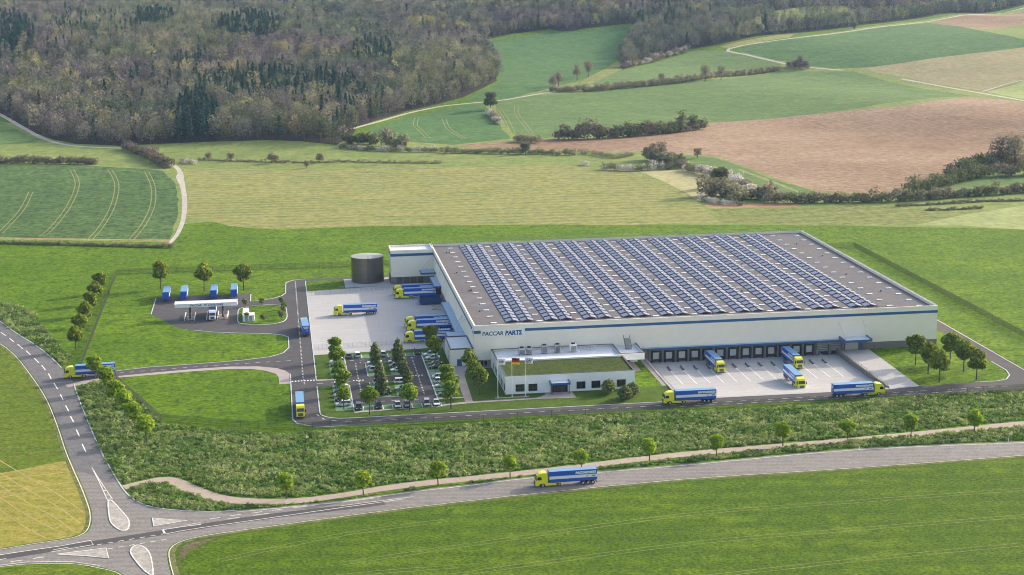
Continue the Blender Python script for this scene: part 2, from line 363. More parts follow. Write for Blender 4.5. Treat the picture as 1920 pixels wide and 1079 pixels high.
def smooth_line(pts, n=4, closed=False):
    """Catmull-Rom through the traced points"""
    out = []; N = len(pts); rngi = range(N if closed else N - 1)
    for i in rngi:
        P = [pts[(i + k) % N] if closed else pts[min(max(i + k, 0), N - 1)] for k in (-1, 0, 1, 2)]
        for j in range(n):
            t = j / n
            out.append(tuple(.5 * ((2 * P[1][c]) + (-P[0][c] + P[2][c]) * t + (2 * P[0][c] - 5 * P[1][c] + 4 * P[2][c] - P[3][c]) * t * t + (-P[0][c] + 3 * P[1][c] - 3 * P[2][c] + P[3][c]) * t ** 3) for c in (0, 1)))
    if not closed: out.append(tuple(pts[-1]))
    return out
def kerb(pts, w=.35, h=.12, mat='kerb', name='kerb', z=0):
    L, Rr = offset_line(pts, w); n = len(pts); b = MB()
    vs = [(*p, z) for p in L] + [(*p, z + h) for p in L] + [(*p, z + h) for p in Rr] + [(*p, z) for p in Rr]; fs = []
    for k in range(3):
        for i in range(n - 1): fs.append((k * n + i, (k + 1) * n + i, (k + 1) * n + i + 1, k * n + i + 1))
    fs += [(0, n, 2 * n, 3 * n), (n - 1, 4 * n - 1, 3 * n - 1, 2 * n - 1)]
    b.add(vs, fs); return b.build(name, mat, kind='structure')
def resample(pts, step):
    out = [tuple(pts[0])]; acc = 0
    for a, b in zip(pts, pts[1:]):
        l = math.hypot(b[0] - a[0], b[1] - a[1]); t = step - acc
        while t <= l:
            out.append((a[0] + (b[0] - a[0]) * t / l, a[1] + (b[1] - a[1]) * t / l)); t += step
        acc = l - (t - step)
    return out
def dashes(name, pts, dash, gap, w, z, mat='paint', parent=None):
    """each painted dash is a piece of geometry of its own; alike dashes of one line are one part"""
    b = MB(); P = resample(pts, .5); n = len(P); i = 0; k = max(1, int(dash / .5)); g = max(1, int(gap / .5))
    while i + k < n:
        q = [P[i], P[i + k]]; s = strip_poly(q, w); b.add([(x, y, z) for x, y in s], [(0, 3, 2, 1)]); i += k + g
    return b.build(name, mat, parent, kind='structure')
def line(name, pts, w, z, mat='paint', parent=None):
    L, Rr = offset_line(pts, w); n = len(pts); b = MB()
    b.add([(*p, z) for p in L] + [(*p, z) for p in Rr], [(i, i + n, i + n + 1, i + 1) for i in range(n - 1)])
    return b.build(name, mat, parent, kind='structure')

# ---------------------------------------------------------------- land plan (one seamless triangulated land surface, cut into fields)
rng = np.random.RandomState(4); rnd = random.Random(5)
REG = []     # (name, material, polygon in site metres); later ones win
def region(name, mat, px, sm=False, local=False, step=14, jit=1.0):
    pts = px if local else [G(*p) for p in px]
    if sm: pts = smooth_line(pts, 4, True)
    d = []
    n = len(pts)
    for i in range(n):
        a, b = pts[i], pts[(i + 1) % n]; l = math.hypot(b[0] - a[0], b[1] - a[1]); k = max(1, int(l / step))
        for j in range(k):
            t = j / k; o = jit if j else 0
            d.append((a[0] + (b[0] - a[0]) * t + rnd.uniform(-o, o), a[1] + (b[1] - a[1]) * t + rnd.uniform(-o, o)))
    REG.append((name, mat, d)); return d
def track(name, mat, px, w, step=14):
    pts = smooth_line([G(*p) for p in px], 3); REG.append((name, mat, strip_poly(pts, w)))
# far land first
FOREST_EDGE = [(-60, 190), (0, 212), (40, 238), (100, 262), (140, 270), (230, 274), (300, 270), (400, 266), (500, 263), (560, 265), (630, 272), (655, 260), (668, 240), (700, 228), (760, 210),
               (820, 196), (868, 183), (905, 166), (932, 152), (936, 132), (925, 106), (905, 92), (886, 80), (960, 64), (1030, 55), (1060, 61), (1100, 53), (1185, 44), (1192, 62), (1168, 95), (1164, 112), (1166, 131),
               (1205, 119), (1240, 106), (1290, 93), (1350, 84), (1365, 80), (1420, 68), (1500, 62), (1600, 50), (1700, 38), (1780, 26), (1925, 8), (2010, -3)]
far_top = [to_site(900, 3300), to_site(-900, 3300)]
forest_poly = [G(*p) for p in FOREST_EDGE] + [to_site(1500, 2600), far_top[0], far_top[1], to_site(-650, 1100)]
region('field_grass', 'meadow', [(-120, 215), (640, 262), (1100, 150), (1920, 15), (2060, 0), (2060, 432), (1560, 423), (1050, 421), (700, 424), (520, 431), (400, 416), (345, 420), (325, 455), (-120, 448)])
region('forest_floor', 'forest_floor', forest_poly, local=True, step=30, jit=2)
region('wood_clearing', 'olive_dark', [(1362, 58), (1400, 40), (1440, 24), (1500, 14), (1570, 10), (1640, 16), (1700, 24), (1660, 36), (1560, 46), (1470, 56), (1400, 66)])
region('wood_clearing', 'green_far2', [(604, 30), (622, 24), (642, 27), (640, 38), (616, 42)])
region('green_field', 'green_far2', [(-80, 205), (0, 228), (50, 252), (78, 262), (60, 268), (0, 272), (-80, 275)])
region('winter_crop_field', 'crop_dark', [(-90, 312), (60, 310), (180, 312), (270, 317), (306, 321), (326, 340), (336, 375), (333, 405), (318, 449), (-90, 445)])
region('olive_field', 'olive', [(345, 316), (520, 318), (700, 316), (1100, 312), (1130, 320), (1195, 322), (1260, 350), (1310, 380), (1352, 418), (1200, 422), (1000, 421), (700, 424), (520, 431), (430, 424), (400, 416), (352, 408), (352, 360)])
region('green_field', 'green_far', [(690, 242), (760, 220), (870, 197), (905, 194), (922, 215), (940, 240), (958, 260), (850, 272), (720, 264)])
region('green_field', 'green_far2', [(932, 192), (975, 181), (1100, 174), (1280, 155), (1460, 134), (1600, 134), (1820, 180), (1600, 205), (1325, 230), (1200, 241), (1050, 258), (970, 261), (945, 228), (930, 205)])
region('green_field', 'green_far', [(886, 82), (1030, 60), (1100, 57), (1184, 48), (1180, 90), (1158, 112), (1100, 145), (1040, 164), (960, 184), (872, 190), (938, 155), (930, 110)])
region('grass_slope', 'green_far2', [(1100, 152), (1166, 133), (1210, 122), (1290, 97), (1366, 94), (1466, 121), (1400, 136), (1250, 150), (1120, 165)])
region('grass_strip', 'olive_dark', [(1040, 167), (1100, 148), (1160, 114), (1166, 131), (1105, 160)])
region('grass_strip', 'olive', [(1350, 88), (1420, 72), (1490, 64), (1480, 71), (1372, 92)])
region('green_field', 'green_far', [(1372, 93), (1480, 74), (1600, 60), (1740, 43), (1800, 50), (1850, 60), (1925, 76), (1925, 88), (1740, 112), (1640, 126), (1560, 129), (1460, 114)])
region('ploughed_field', 'brown', [(1745, 42), (1940, 15), (2010, 8), (1940, 42), (1845, 55), (1800, 50)])
region('tan_field', 'tan', [(1612, 129), (1700, 118), (1760, 108), (1925, 89), (2010, 80), (2010, 130), (1925, 147), (1845, 171), (1700, 146)])
region('pale_green_field', 'pale_green', [(1850, 173), (1925, 150), (2010, 132), (2010, 200), (1925, 187)])
region('ploughed_field', 'brown', [(1325, 231), (1500, 217), (1700, 198), (1825, 182), (1925, 192), (2010, 200), (2010, 300), (1830, 310), (1760, 328), (1710, 352), (1670, 362), (1540, 361), (1450, 334), (1345, 294), (1290, 289), (1220, 286), (1050, 281), (880, 276), (856, 272), (1000, 262), (1180, 256)], sm=False)
region('grass_margin', 'green_far2', [(1240, 296), (1292, 291), (1345, 297), (1440, 333), (1535, 362), (1490, 379), (1430, 371), (1400, 352), (1350, 335), (1290, 312)])
region('pale_field', 'pale', [(1195, 321), (1290, 319), (1340, 336), (1400, 353), (1370, 372), (1312, 377), (1260, 349)])
region('reddish_strip', 'red_soil', [(1318, 384), (1500, 382), (1495, 388), (1330, 391)])
region('dry_grass_field', 'olive_dark', [(1332, 393), (1500, 390), (1640, 384), (1780, 398), (1880, 394), (1715, 421), (1560, 422), (1354, 419)])
region('pale_green_field', 'pale_green', [(1715, 423), (1800, 404), (1925, 385), (2040, 370), (2060, 432), (1920, 431), (1800, 423)])
region('green_wedge', 'green_far2', [(1660, 364), (1760, 347), (1830, 331), (1925, 326), (2010, 322), (2010, 345), (1925, 345), (1850, 351), (1760, 366)])
track('farm_track', 'gravel', [(-60, 188), (0, 215), (40, 238), (75, 257), (105, 268), (140, 274), (190, 277), (240, 278)], 4.2)
track('farm_track', 'gravel', [(660, 242), (700, 231), (760, 214), (820, 201), (870, 195), (950, 187), (1040, 172), (1100, 166)], 3.4)
track('farm_track', 'gravel', [(2000, 4), (1920, 15), (1740, 41), (1600, 58), (1480, 73), (1366, 92), (1400, 103), (1460, 117), (1500, 125), (1580, 132)], 3.8)
track('farm_track', 'gravel', [(1690, 148), (1760, 161), (1840, 175), (1920, 189), (2000, 203)], 4.2)
track('farm_track', 'gravel', [(1842, 172), (1880, 160), (1925, 149)], 2.4)
track('farm_track', 'tramline', [(1385, 318), (1440, 338), (1500, 361)], 3)
REG.append(('farm_track', 'gravel', smooth_line([G(*p) for p in [(316, 306), (326, 308), (337, 315), (344, 327), (346, 342), (350, 365), (351, 390), (347, 415), (338, 437), (323, 455), (316, 455), (328, 440), (338, 417), (341, 395), (341, 370), (337, 348), (330, 333), (333, 325), (328, 316)]], 3, True)))
track('headland', 'red_soil', [(-60, 444), (0, 446), (160, 449), (320, 451)], 1.8)
for i, (tl, gap) in enumerate([([(206, 319), (219, 345), (212, 385), (190, 425), (168, 450)], 2.4), ([(134, 317), (145, 345), (130, 385), (100, 425), (78, 444)], 2.4), ([(275, 322), (287, 350), (286, 385), (270, 420), (246, 450)], 2.4),
                  ([(58, 360), (40, 395), (0, 438)], 2.4), ([(782, 221), (779, 235), (792, 248), (803, 259)], 3), ([(833, 223), (840, 240), (858, 253), (872, 261)], 3), ([(968, 197), (970, 215), (985, 235), (996, 250)], 3), ([(937, 205), (952, 228), (963, 252)], 3)]):
    P = smooth_line([G(*p) for p in tl], 4); L_, R_ = offset_line(P, gap)
    for q in (L_, R_): REG.append(('wheel_track', 'tramline', strip_poly(q, .6)))
# near land
region('front_crop_field', 'field_front', [(321, 1140), (318, 1079), (314, 1050), (330, 1024), (362, 1010), (420, 1001), (520, 987), (640, 971), (770, 953), (900, 937), (1000, 927), (1100, 919), (1280, 900), (1440, 890), (1600, 879), (1920, 855), (2060, 843), (2060, 1140)], step=6, jit=.25)
region('soil_margin', 'soil_dark', [(318, 1060), (322, 1032), (345, 1016), (400, 1003), (440, 999), (400, 1012), (350, 1038), (330, 1075), (322, 1120)], step=5, jit=.6)
region('left_crop_field', 'field_left', [(-120, 640), (0, 645), (20, 659), (40, 679), (67, 715), (90, 751), (110, 799), (125, 844), (132, 862), (0, 890), (-120, 905)], step=6, jit=.3)
region('stubble_field', 'stubble', [(-120, 905), (0, 888), (132, 862), (140, 881), (155, 914), (169, 953), (171, 972), (166, 990), (158, 999), (133, 1009), (67, 1019), (0, 1029), (-120, 1046)], step=6, jit=.3)
region('lower_left_field', 'field_left', [(-120, 1075), (0, 1066), (50, 1061), (133, 1060), (187, 1068), (233, 1084), (260, 1110), (-120, 1120)], step=6, jit=.3)
ROUGH_MAIN = [(146, 729), (176, 716), (214, 712), (232, 722), (306, 797), (420, 807), (520, 813), (600, 811), (750, 804), (900, 796), (1050, 786), (1216, 777), (1400, 767), (1560, 760), (1750, 742), (1920, 732), (2010, 724), (2010, 777), (1920, 788), (1600, 819), (1280, 846), (1000, 879), (760, 904), (640, 922),
              (560, 932), (500, 934), (440, 931), (400, 919), (345, 897), (310, 892), (265, 899), (229, 909), (207, 876), (187, 840), (167, 794), (152, 755)]
ROUGH_LOW = [(240, 918), (275, 908), (310, 908), (345, 920), (380, 935), (430, 946), (500, 948), (640, 937), (800, 915), (1000, 893), (1280, 860), (1600, 826), (1920, 801), (2010, 793), (2010, 817), (1920, 826), (1600, 840), (1280, 868), (1000, 892), (900, 903), (640, 937), (533, 949), (443, 957), (393, 958), (320, 955), (273, 947), (247, 931)]
ROUGH_LEFT = [(-120, 520), (-60, 548), (0, 567), (40, 574), (62, 584), (80, 610), (112, 650), (136, 670), (118, 686), (97, 671), (67, 646), (33, 625), (0, 601), (-120, 520)]
rough_main = region('rough_grass', 'rough', ROUGH_MAIN, step=4, jit=.6)
rough_low = region('rough_grass', 'rough', ROUGH_LOW, step=4, jit=.4)
rough_left = region('rough_grass', 'rough', ROUGH_LEFT, step=4, jit=.6)
region('mown_grass', 'lawn_dark', rect(-20, 48, -54, 1.5), local=True, step=400, jit=0)
region('mown_grass', 'lawn_dark', [(47, -35), (58, -35), (69, -52), (47, -54)], local=True, step=400, jit=0)
region('mown_grass', 'lawn_dark', [(-53, -53), (-53, 27), (-8, 30), (-8, -53)], local=True, step=400, jit=0)
PIT = rect(58.6, 125.5, -50.0, 0.0)
region('pit', None, PIT, local=True, step=400, jit=0)

def build_land():
    V = []; E = []
    def addloop(p):
        b = len(V); V.extend([Vector((float(q[0]), float(q[1]))) for q in p]); n = len(p)
        E.extend([(b + i, b + (i + 1) % n) for i in range(n)])
    for nme, m, p in REG: addloop(p)
    addloop([to_site(-9000, -600), to_site(9000, -600), to_site(9000, 14000), to_site(-9000, 14000)])
    Y = 840.0
    while Y < 3400:
        st = 11 + (Y - 840) / 110; W = Y * 0.36 + 60; X = -W
        while X < W:
            V.append(Vector(to_site(X + rnd.uniform(-2, 2), Y + rnd.uniform(-2, 2)))); X += st
        Y += st
    for Y in (3600, 4200, 5200, 7000, 10000):
        for X in range(-8000, 8001, 1000): V.append(Vector(to_site(X, Y)))
    for Y in (900, 1300, 1800, 2300, 2800, 3300):
        for X in list(range(-6000, int(-Y * .36 - 200), 400)) + list(range(int(Y * .36 + 200), 6001, 400)): V.append(Vector(to_site(X, Y)))
    vs, es, fs, *_ = delaunay_2d_cdt(V, E, [], 0, 1e-4)
    P = np.array([(v.x, v.y) for v in vs]); F = np.array([f for f in fs])
    Cn = P[F].mean(axis=1); who = np.full(len(F), -1)
    for i, (nme, m, p) in enumerate(REG):
        a = np.array(p); x0, y0 = a.min(0); x1, y1 = a.max(0)
        s = np.where((Cn[:, 0] >= x0) & (Cn[:, 0] <= x1) & (Cn[:, 1] >= y0) & (Cn[:, 1] <= y1))[0]
        if len(s): who[s[inpoly(p, Cn[s, 0], Cn[s, 1])]] = i
    Z = zt(P[:, 0], P[:, 1])
    # winding up
    A = P[F[:, 0]]; B = P[F[:, 1]]; C_ = P[F[:, 2]]
    w = (B[:, 0] - A[:, 0]) * (C_[:, 1] - A[:, 1]) - (B[:, 1] - A[:, 1]) * (C_[:, 0] - A[:, 0])
    F[w < 0] = F[w < 0][:, [0, 2, 1]]
    for i in [-1] + list(range(len(REG))):
        s = F[who == i]
        if not len(s) or (i >= 0 and REG[i][1] is None): continue
        u, inv = np.unique(s, return_inverse=True); inv = inv.reshape(s.shape)
        nme, m = ('ground', 'lawn') if i < 0 else REG[i][:2]
        me = bpy.data.meshes.new(nme); me.from_pydata([(P[k, 0], P[k, 1], Z[k]) for k in u], [], inv.tolist()); me.materials.append(M[m])
        if len(s) > 500: me.polygons.foreach_set('use_smooth', [True] * len(s))
        link(nme, me, kind='structure')
build_land()

# ---------------------------------------------------------------- public roads (left and front)
ZR = .03
road_right_edge = [(-80, 548), (0, 603), (33, 627), (67, 648), (97, 672), (115, 690), (126, 703), (138, 719), (147, 746), (167, 796), (187, 842), (207, 879), (227, 912), (243, 931), (273, 948), (320, 956.5), (393, 960), (443, 958), (533, 950), (639, 939), (770, 921), (900, 906), (1000, 894), (1280, 871), (1600, 842), (1920, 828), (2040, 821)]
road_low_edge = [(2040, 842), (1920, 853), (1600, 877), (1280, 898), (1000, 925), (900, 936), (770, 951), (639, 968), (500, 987), (400, 1001), (350, 1011), (323, 1022), (313, 1036), (315, 1056), (321, 1079), (334, 1125)]
road_left_bottom = [(262, 1125), (233, 1079), (187, 1064), (133, 1056), (50, 1057), (0, 1062), (-80, 1072)]
road_left_top = [(-80, 1044), (0, 1032), (67, 1021), (133, 1011), (160, 1001), (170, 989), (173, 972), (170, 952), (155, 912), (140, 879), (125, 842), (110, 797), (90, 749), (67, 713), (40, 677), (20, 657), (0, 643), (-80, 592)]
re_, rl_, rb_, rt_ = [smooth_line(GG(p), 3) for p in (road_right_edge, road_low_edge, road_left_bottom, road_left_top)]
sheet('road', re_ + rl_ + rb_ + rt_, ZR, 'asphalt_old')
north_leg = [(-80, 548), (0, 603), (33, 627), (67, 648), (97, 672), (115, 690), (126, 703), (138, 719), (147, 746), (167, 796), (187, 842), (207, 879), (219, 900), (200, 905), (172, 890), (146, 885), (140, 879), (125, 842), (110, 797), (90, 749), (67, 713), (40, 677), (20, 657), (0, 643), (-80, 592)]
sheet('road_surface', smooth_line(GG(north_leg), 2), ZR + .01, 'asphalt_mid')
dark_lane = strip_poly(smooth_line(GG([(-60, 1055), (0, 1046), (100, 1030), (180, 1019), (300, 1000), (400, 984), (520, 967), (640, 953), (720, 943)]), 3), 3.6)
sheet('road_patch', dark_lane, ZR + .012, 'asphalt')
for e, nme in ((rt_, 'edge_line'), (rb_, 'edge_line'), (rl_, 'edge_line')):
    c = offset_line(e, 1.0); line(nme, c[0] if e is not rl_ else c[0], .22, ZR + .02, 'paint_old')
kerb(smooth_line(GG([(138, 719), (147, 746), (167, 796), (187, 842), (207, 879), (227, 912), (243, 931), (273, 948), (320, 956.5), (393, 960), (443, 958)]), 3), w=.35)
kerb(smooth_line(GG([(-80, 548), (0, 603), (33, 627), (67, 648), (97, 672), (115, 690)]), 3), w=.35)
line('edge_line', smooth_line(GG([(443, 960.5), (533, 952.5), (639, 941.5), (770, 923.5), (900, 908.5), (1000, 896.5), (1280, 873.5), (1600, 844.5), (1920, 830.5), (2040, 823.5)]), 3), .25, ZR + .02, 'paint_old')
for a, b in [((1.7, 624), (11, 630)), ((18, 635), (26, 641.7)), ((33, 646), (43, 655)), ((49, 658), (57, 666)), ((64, 672), (73, 681)), ((78, 685), (85, 694)), ((91, 701), (96, 711)), ((101, 719), (108, 730)), ((113, 740), (118, 750)), ((123, 761), (129, 772)), ((132, 781), (138, 792)), ((143, 806), (149, 819)), ((154, 833), (161, 848))]:
    line('centre_dash', GG([a, b]), .34, ZR + .025)
for pts, w in [([(168, 870), (186, 904), (203, 942)], .22), ([(168, 870), (188, 903), (211, 937)], .22), ([(190, 912), (196, 913)], .35), ([(193, 920), (201, 921)], .4), ([(197, 929), (206, 929)], .4), ([(200, 937), (209, 936)], .4),
               ([(0, 1041), (60, 1032), (110, 1025), (170, 1014), (175, 1022), (110, 1033), (95, 1036)], .3), ([(305, 994), (340, 988.5), (377, 984)], .3), ([(310, 1002), (340, 996), (378, 990), (640, 952.5), (760, 936)], .25), ([(305, 994), (310, 1002)], .5),
               ([(106, 1041), (140, 1036), (199, 1028)], .2), ([(20, 1054), (42, 1051)], .35), ([(62, 1048), (83, 1045)], .35), ([(100, 1031.5), (128, 1027)], .3),
               ([(345, 986), (377, 980)], .22), ([(393, 974), (413, 971)], .3), ([(432, 968), (452, 965)], .3), ([(472, 963), (492, 960)], .3), ([(510, 957.7), (530, 955.5)], .3), ([(548, 953), (590, 948.5)], .3), ([(610, 946), (700, 935)], .25),
               ([(427, 974), (450, 970.5)], .25), ([(475, 967), (505, 963)], .25), ([(640, 949), (775, 932)], .2),
               ([(0, 1050), (12, 1048)], .3), ([(-40, 1065), (50, 1054.5), (133, 1053.5), (187, 1061)], .22)]:
    line('road_line', GG(pts), w, ZR + .025, 'paint_old')
for k in range(7):
    for yy, sl in ((1021, 0), (1032, 0)):
        x = 182 + k * 20; line('junction_dash', GG([(x, yy - .165 * (x - 190)), (x + 10, yy - .165 * (x - 180))]), .3, ZR + .025, 'paint_old')
def traffic_island(pts):
    P = smooth_line(GG(pts), 3, True); slab('traffic_island', P, ZR, ZR + .1, 'island'); kerb(P + [P[0]], .3, .13, 'paint_old', 'island_kerb', ZR)
traffic_island([(203, 942), (210, 940), (225, 956), (240, 973.6), (242, 985.6), (237.6, 994), (225.6, 995), (209, 982), (204, 964)])
traffic_island([(258, 1023), (274, 1030), (283, 1046), (287, 1077), (279, 1077), (264, 1064), (246, 1040), (247, 1029)])
for pts in ([(286, 972.5), (320, 975.5), (352, 977), (288, 987.5)], [(107, 1040.5), (199, 1028.5), (203.5, 1048), (168, 1044)]):
    P = GG(pts); slab('traffic_island', P, ZR, ZR + .1, 'island'); kerb(P + [P[0]], .3, .13, 'paint_old', 'island_kerb', ZR)
pa = smooth_line(GG([(228, 911), (270, 901), (310, 894.5), (340, 899), (380, 916), (430, 931), (500, 936), (560, 934), (640, 925), (760, 905.5), (1000, 881), (1280, 848), (1600, 821), (1920, 790), (2040, 779)]), 3)
pb = smooth_line(GG([(2040, 789), (1920, 799.5), (1600, 829), (1280, 857), (1000, 890), (760, 915.5), (640, 934), (560, 944), (500, 946), (420, 943), (370, 931), (330, 916), (290, 908), (236, 918)]), 3)
sheet('cycle_path', pa + pb, ZR - .01, 'path')
for pl, w in [([(650, 1079), (760, 1068)], 0)]: pass
for pl in ([(410, 1052), (640, 1003), (853, 974)], [(640, 1057), (900, 1019), (1280, 966), (1600, 941), (2000, 912)], [(847, 1079), (1280, 1021), (1600, 993), (2000, 962)], [(1250, 1090), (1600, 1051), (1920, 1021), (2000, 1015)], [(440, 1110), (640, 1080), (860, 1062)]):
    P = smooth_line(GG(pl), 5); Q = offset_line(P, 1.9)
    for q in Q: line('wheel_track', [(x + rnd.uniform(-.12, .12), y + rnd.uniform(-.12, .12)) for x, y in resample(q, 3)], .2, .012, 'tramline')

for i in range(9):   # stubble rows and plough lines left of the public road
    y0 = 880 + i * 26; line('stubble_row', resample(smooth_line(GG([(-40 + i * 6, y0 - 40), (40, y0 + 8 - i * 2), (110 - i * 4, y0 + 48 - i * 5), (160 - i * 9, min(1004, y0 + 84 - i * 8))]), 4), 2), .38, .012, 'stubble_row') if i < 5 else None
for pl in ([(-40, 893), (60, 880), (134, 868)], [(-40, 906), (60, 893), (139, 884)], [(-40, 925), (60, 915), (146, 902)], [(-40, 940), (70, 922), (150, 915)]):
    line('stubble_row', resample(smooth_line(GG(pl), 4), 2), .5, .011, 'stubble_row')
for pl in ([(-40, 738), (40, 731), (92, 726)], [(-40, 800), (50, 790), (104, 783)], [(-40, 826), (50, 818), (108, 810)], [(-40, 872), (60, 856), (118, 846)], [(-40, 868), (60, 852), (116, 842)]):
    line('tractor_line', resample(smooth_line(GG(pl), 4), 2), .7, .011, 'tractor_line')
line('verge_dark_grass', [(x, y) for x, y in offset_line(rl_, 5.0)[0]], .9, .012, 'lawn_dark')  # narrow strip of darker grass outside the verge
line('verge_strip', [(x, y) for x, y in offset_line(rl_, 2.4)[0]], 1.5, .011, 'verge')
line('verge_strip', [(x, y) for x, y in offset_line(rt_, 2.0)[0]], 1.2, .011, 'verge')

# ---------------------------------------------------------------- private site roads, yards, car park
def arc(cx, cy, r, a0, a1, n=7): return [(cx + r * math.cos(R(a0 + (a1 - a0) * i / n)), cy + r * math.sin(R(a0 + (a1 - a0) * i / n))) for i in range(n + 1)]
ring_in_w = [(-53, 157.5)] + [(-53, -46)] + arc(-45.5, -46.5, 7.5, 180, 270)
west_edge = [(-61.2, 132)] + [(-61.2, 153)] + arc(-53, 153.5, 8.2, 180, 90)
north_rd = [(-53, 162), (176.5, 162)]
# west road with the access bell-mouths
access_n = [(-136, 11.5), (-124, 16), (-108.4, 20.7), (-91.2, 22.3), (-76.9, 24.4), (-68.2, 27.3), (-63.5, 32), (-61.3, 40)]
access_s = [(-61.3, 2.5), (-63, 7.5), (-65.7, 11.3), (-72, 14.8), (-81.6, 16.4), (-94, 15.2), (-107.9, 12.7), (-118.4, 10.4), (-128, 7), (-134, 2.5)]
asph = access_n + [(-61.3, 56), (-63.3, 59.5), (-68.1, 62.6), (-80, 66), (-89, 69.5), (-95.8, 73.7), (-101.5, 78.5), (-105.6, 87.5), (-113.3, 104.5), (-113.3, 135.5), (-75.6, 135.2), (-75.5, 121), (-72, 121.5), (-67, 124.5), (-63.2, 129), (-61.5, 134), (-61.2, 153)] + arc(-53, 153.5, 8.2, 172, 90) + \
       [(176.8, 162), (176.8, -46), (175.6, -52), (172, -57), (166, -60)] + [(138, -60.6), (57, -61.0), (0, -61.2), (-45, -61.9), (-50.9, -62)] + [(-56, -60.5), (-60, -57), (-61.3, -52)] + access_s[:1]
# build as outer ring pieces (kept simple, no holes)
sheet('road', access_s + access_n + [(-61.3, 56), (-53, 56), (-53, 2.5)], ZR, 'asphalt')
sheet('road', [(-61.3, 2.5), (-53, 2.5), (-53, -46)] + arc(-45.5, -46.5, 7.5, 180, 270)[1:] + [(-40, -54), (0, -53.8), (52, -53.6), (69, -52), (125.5, -52), (136, -50.2), (155, -49.2), (162.7, -49), (166.3, -47.4), (169.5, -42.6), (171, -36.6), (171, 158), (-53, 157.6), (-53, 56), (-61.3, 56), (-63.3, 59.5), (-68.1, 62.6), (-80, 66), (-89, 69.5), (-95.8, 73.7), (-101.5, 78.5), (-105.6, 87.5), (-113.3, 104.5), (-113.3, 135.5), (-75.6, 135.2), (-75.5, 121), (-72, 121.5), (-67, 124.5), (-63.2, 129), (-61.5, 134), (-61.2, 153)] + arc(-53, 153.5, 8.2, 172, 90) +
      [(176.8, 162), (176.8, -44), (175.6, -51), (172, -56), (166, -59.8), (138, -60.4), (57, -60.8), (0, -61.1), (-45, -61.9), (-50.9, -62), (-56, -60.5), (-60, -57), (-61.3, -52)], ZR, 'asphalt')
isl = smooth_line([(-80, 104), (-78.6, 109.5), (-72, 112.8), (-65.5, 112), (-62, 108), (-61.4, 98), (-61.6, 87), (-63.5, 81), (-68.1, 78), (-73, 78), (-77.8, 80.6), (-79.8, 84.5), (-80, 95)], 3, True)
slab('grass_island', isl, ZR, ZR + .1, 'lawn'); kerb(isl + [isl[0]], z=ZR)
for pts in ([(-61.3, -52), (-61.3, 2.5)], access_n + [(-61.3, 56), (-63.3, 59.5), (-68.1, 62.6), (-80, 66), (-89, 69.5), (-95.8, 73.7)], [(-113.3, 104.5), (-113.3, 135.5)], [(-75.5, 135), (-75.5, 121), (-72, 121.5), (-67, 124.5), (-63.2, 129), (-61.5, 134), (-61.2, 153)] + arc(-53, 153.5, 8.2, 172, 90),
            [(-53, 157.6), (-53, 27)], [(-53, 27), (-53, -7.5)], [(-53, -15.5), (-53, -46)] + arc(-45.5, -46.5, 7.5, 180, 270)[1:] + [(-40, -54), (0, -53.8), (52, -53.6), (58, -53)],
            [(155, -49.2), (162.7, -49), (166.3, -47.4), (169.5, -42.6), (171, -36.6), (171, -25)], [(176.8, 162), (176.8, -44)], [(-61.3, -52), (-60, -57), (-56, -60.5), (-50.9, -62), (-45, -61.9)]):
    kerb(pts)
sheet('footway', access_s + [(-133, -1), (-128, 1.6), (-124, 6)] + [(-118.4, 8.2), (-107.9, 9.8), (-92, 12.3), (-81.6, 13.1), (-74, 11.6), (-69.6, 8.5), (-66, 3.5), (-65.2, -1), (-65, -10), (-61.6, -10), (-61.6, 2.3)], ZR + .02, 'paving')
dashes('centre_dash', [(-57.2, 157), (-57.2, -1.5), (-56.8, -13)], .5, 1.5, .42, ZR + .02)
dashes('crossing', [(-61, -7.3), (-53.2, -7.0)], .5, .5, 1.2, ZR + .024)
dashes('centre_dash', [(-118, 14.5), (-104, 16.8), (-84, 19.2), (-66, 20.5), (-57.5, 21)], 1.7, 2.2, .22, ZR + .02)
dashes('centre_dash', [(-54, -48), (-52, -54), (-46, -57.6), (-20, -57.8), (40, -57.6), (165, -55.4)], 2, 2.6, .24, ZR + .02)
dashes('centre_dash', [(56, -59.6), (100, -59.4), (150, -58.4)], 2, 2.6, .24, ZR + .02)
dashes('centre_dash', [(-53, -11.8), (-42, -11.2), (-20, -9.8)], 2, 2.6, .2, ZR + .02)
# delivery yard on the left
sheet('yard', [(-52.8, 27.2), (-7.8, 30), (-7.8, 21.5), (0, 21.5), (0, 144), (-18, 144), (-18, 141.5), (-52.8, 136)], ZR - .005, 'concrete')
sheet('tank_base', rect(-37, -18, 140.5, 158), ZR + .05, 'concrete')
# sunken loading dock apron
b = MB(); xs = [58.6, 125.5]; prof = [(0.0, -1.3), (-30, -1.3), (-38, -1.0), (-46, -.3), (-50, 0), (-52.2, 0)]
for (y0, z0), (y1, z1) in zip(prof, prof[1:]): b.add([(xs[0], y1, z1 + ZR), (xs[1], y1, z1 + ZR), (xs[1], y0, z0 + ZR), (xs[0], y0, z0 + ZR)], [(0, 1, 2, 3)])
b.build('dock_apron', 'concrete', kind='structure')
def apron_z(y):
    for (y0, z0), (y1, z1) in zip(prof, prof[1:]):
        if y1 <= y <= y0: return z0 + (z1 - z0) * (y0 - y) / (y0 - y1) + ZR
    return ZR
sheet('ramp', [(125.5, -52), (136, -50.2), (137, -1), (126.2, -1), (126.2, -50)], ZR + .002, 'concrete')
MB().box(57.9, 58.6, -50, 0, -1.4, .25).build('retaining_wall', 'concrete', kind='structure')
MB().box(125.5, 126.1, -50, -.3, -1.4, .45).build('retaining_wall', 'plinth', kind='structure')
sheet('footway', [(56.3, -35), (57.9, -35), (57.9, -1), (56.3, -1)], ZR + .02, 'paving')
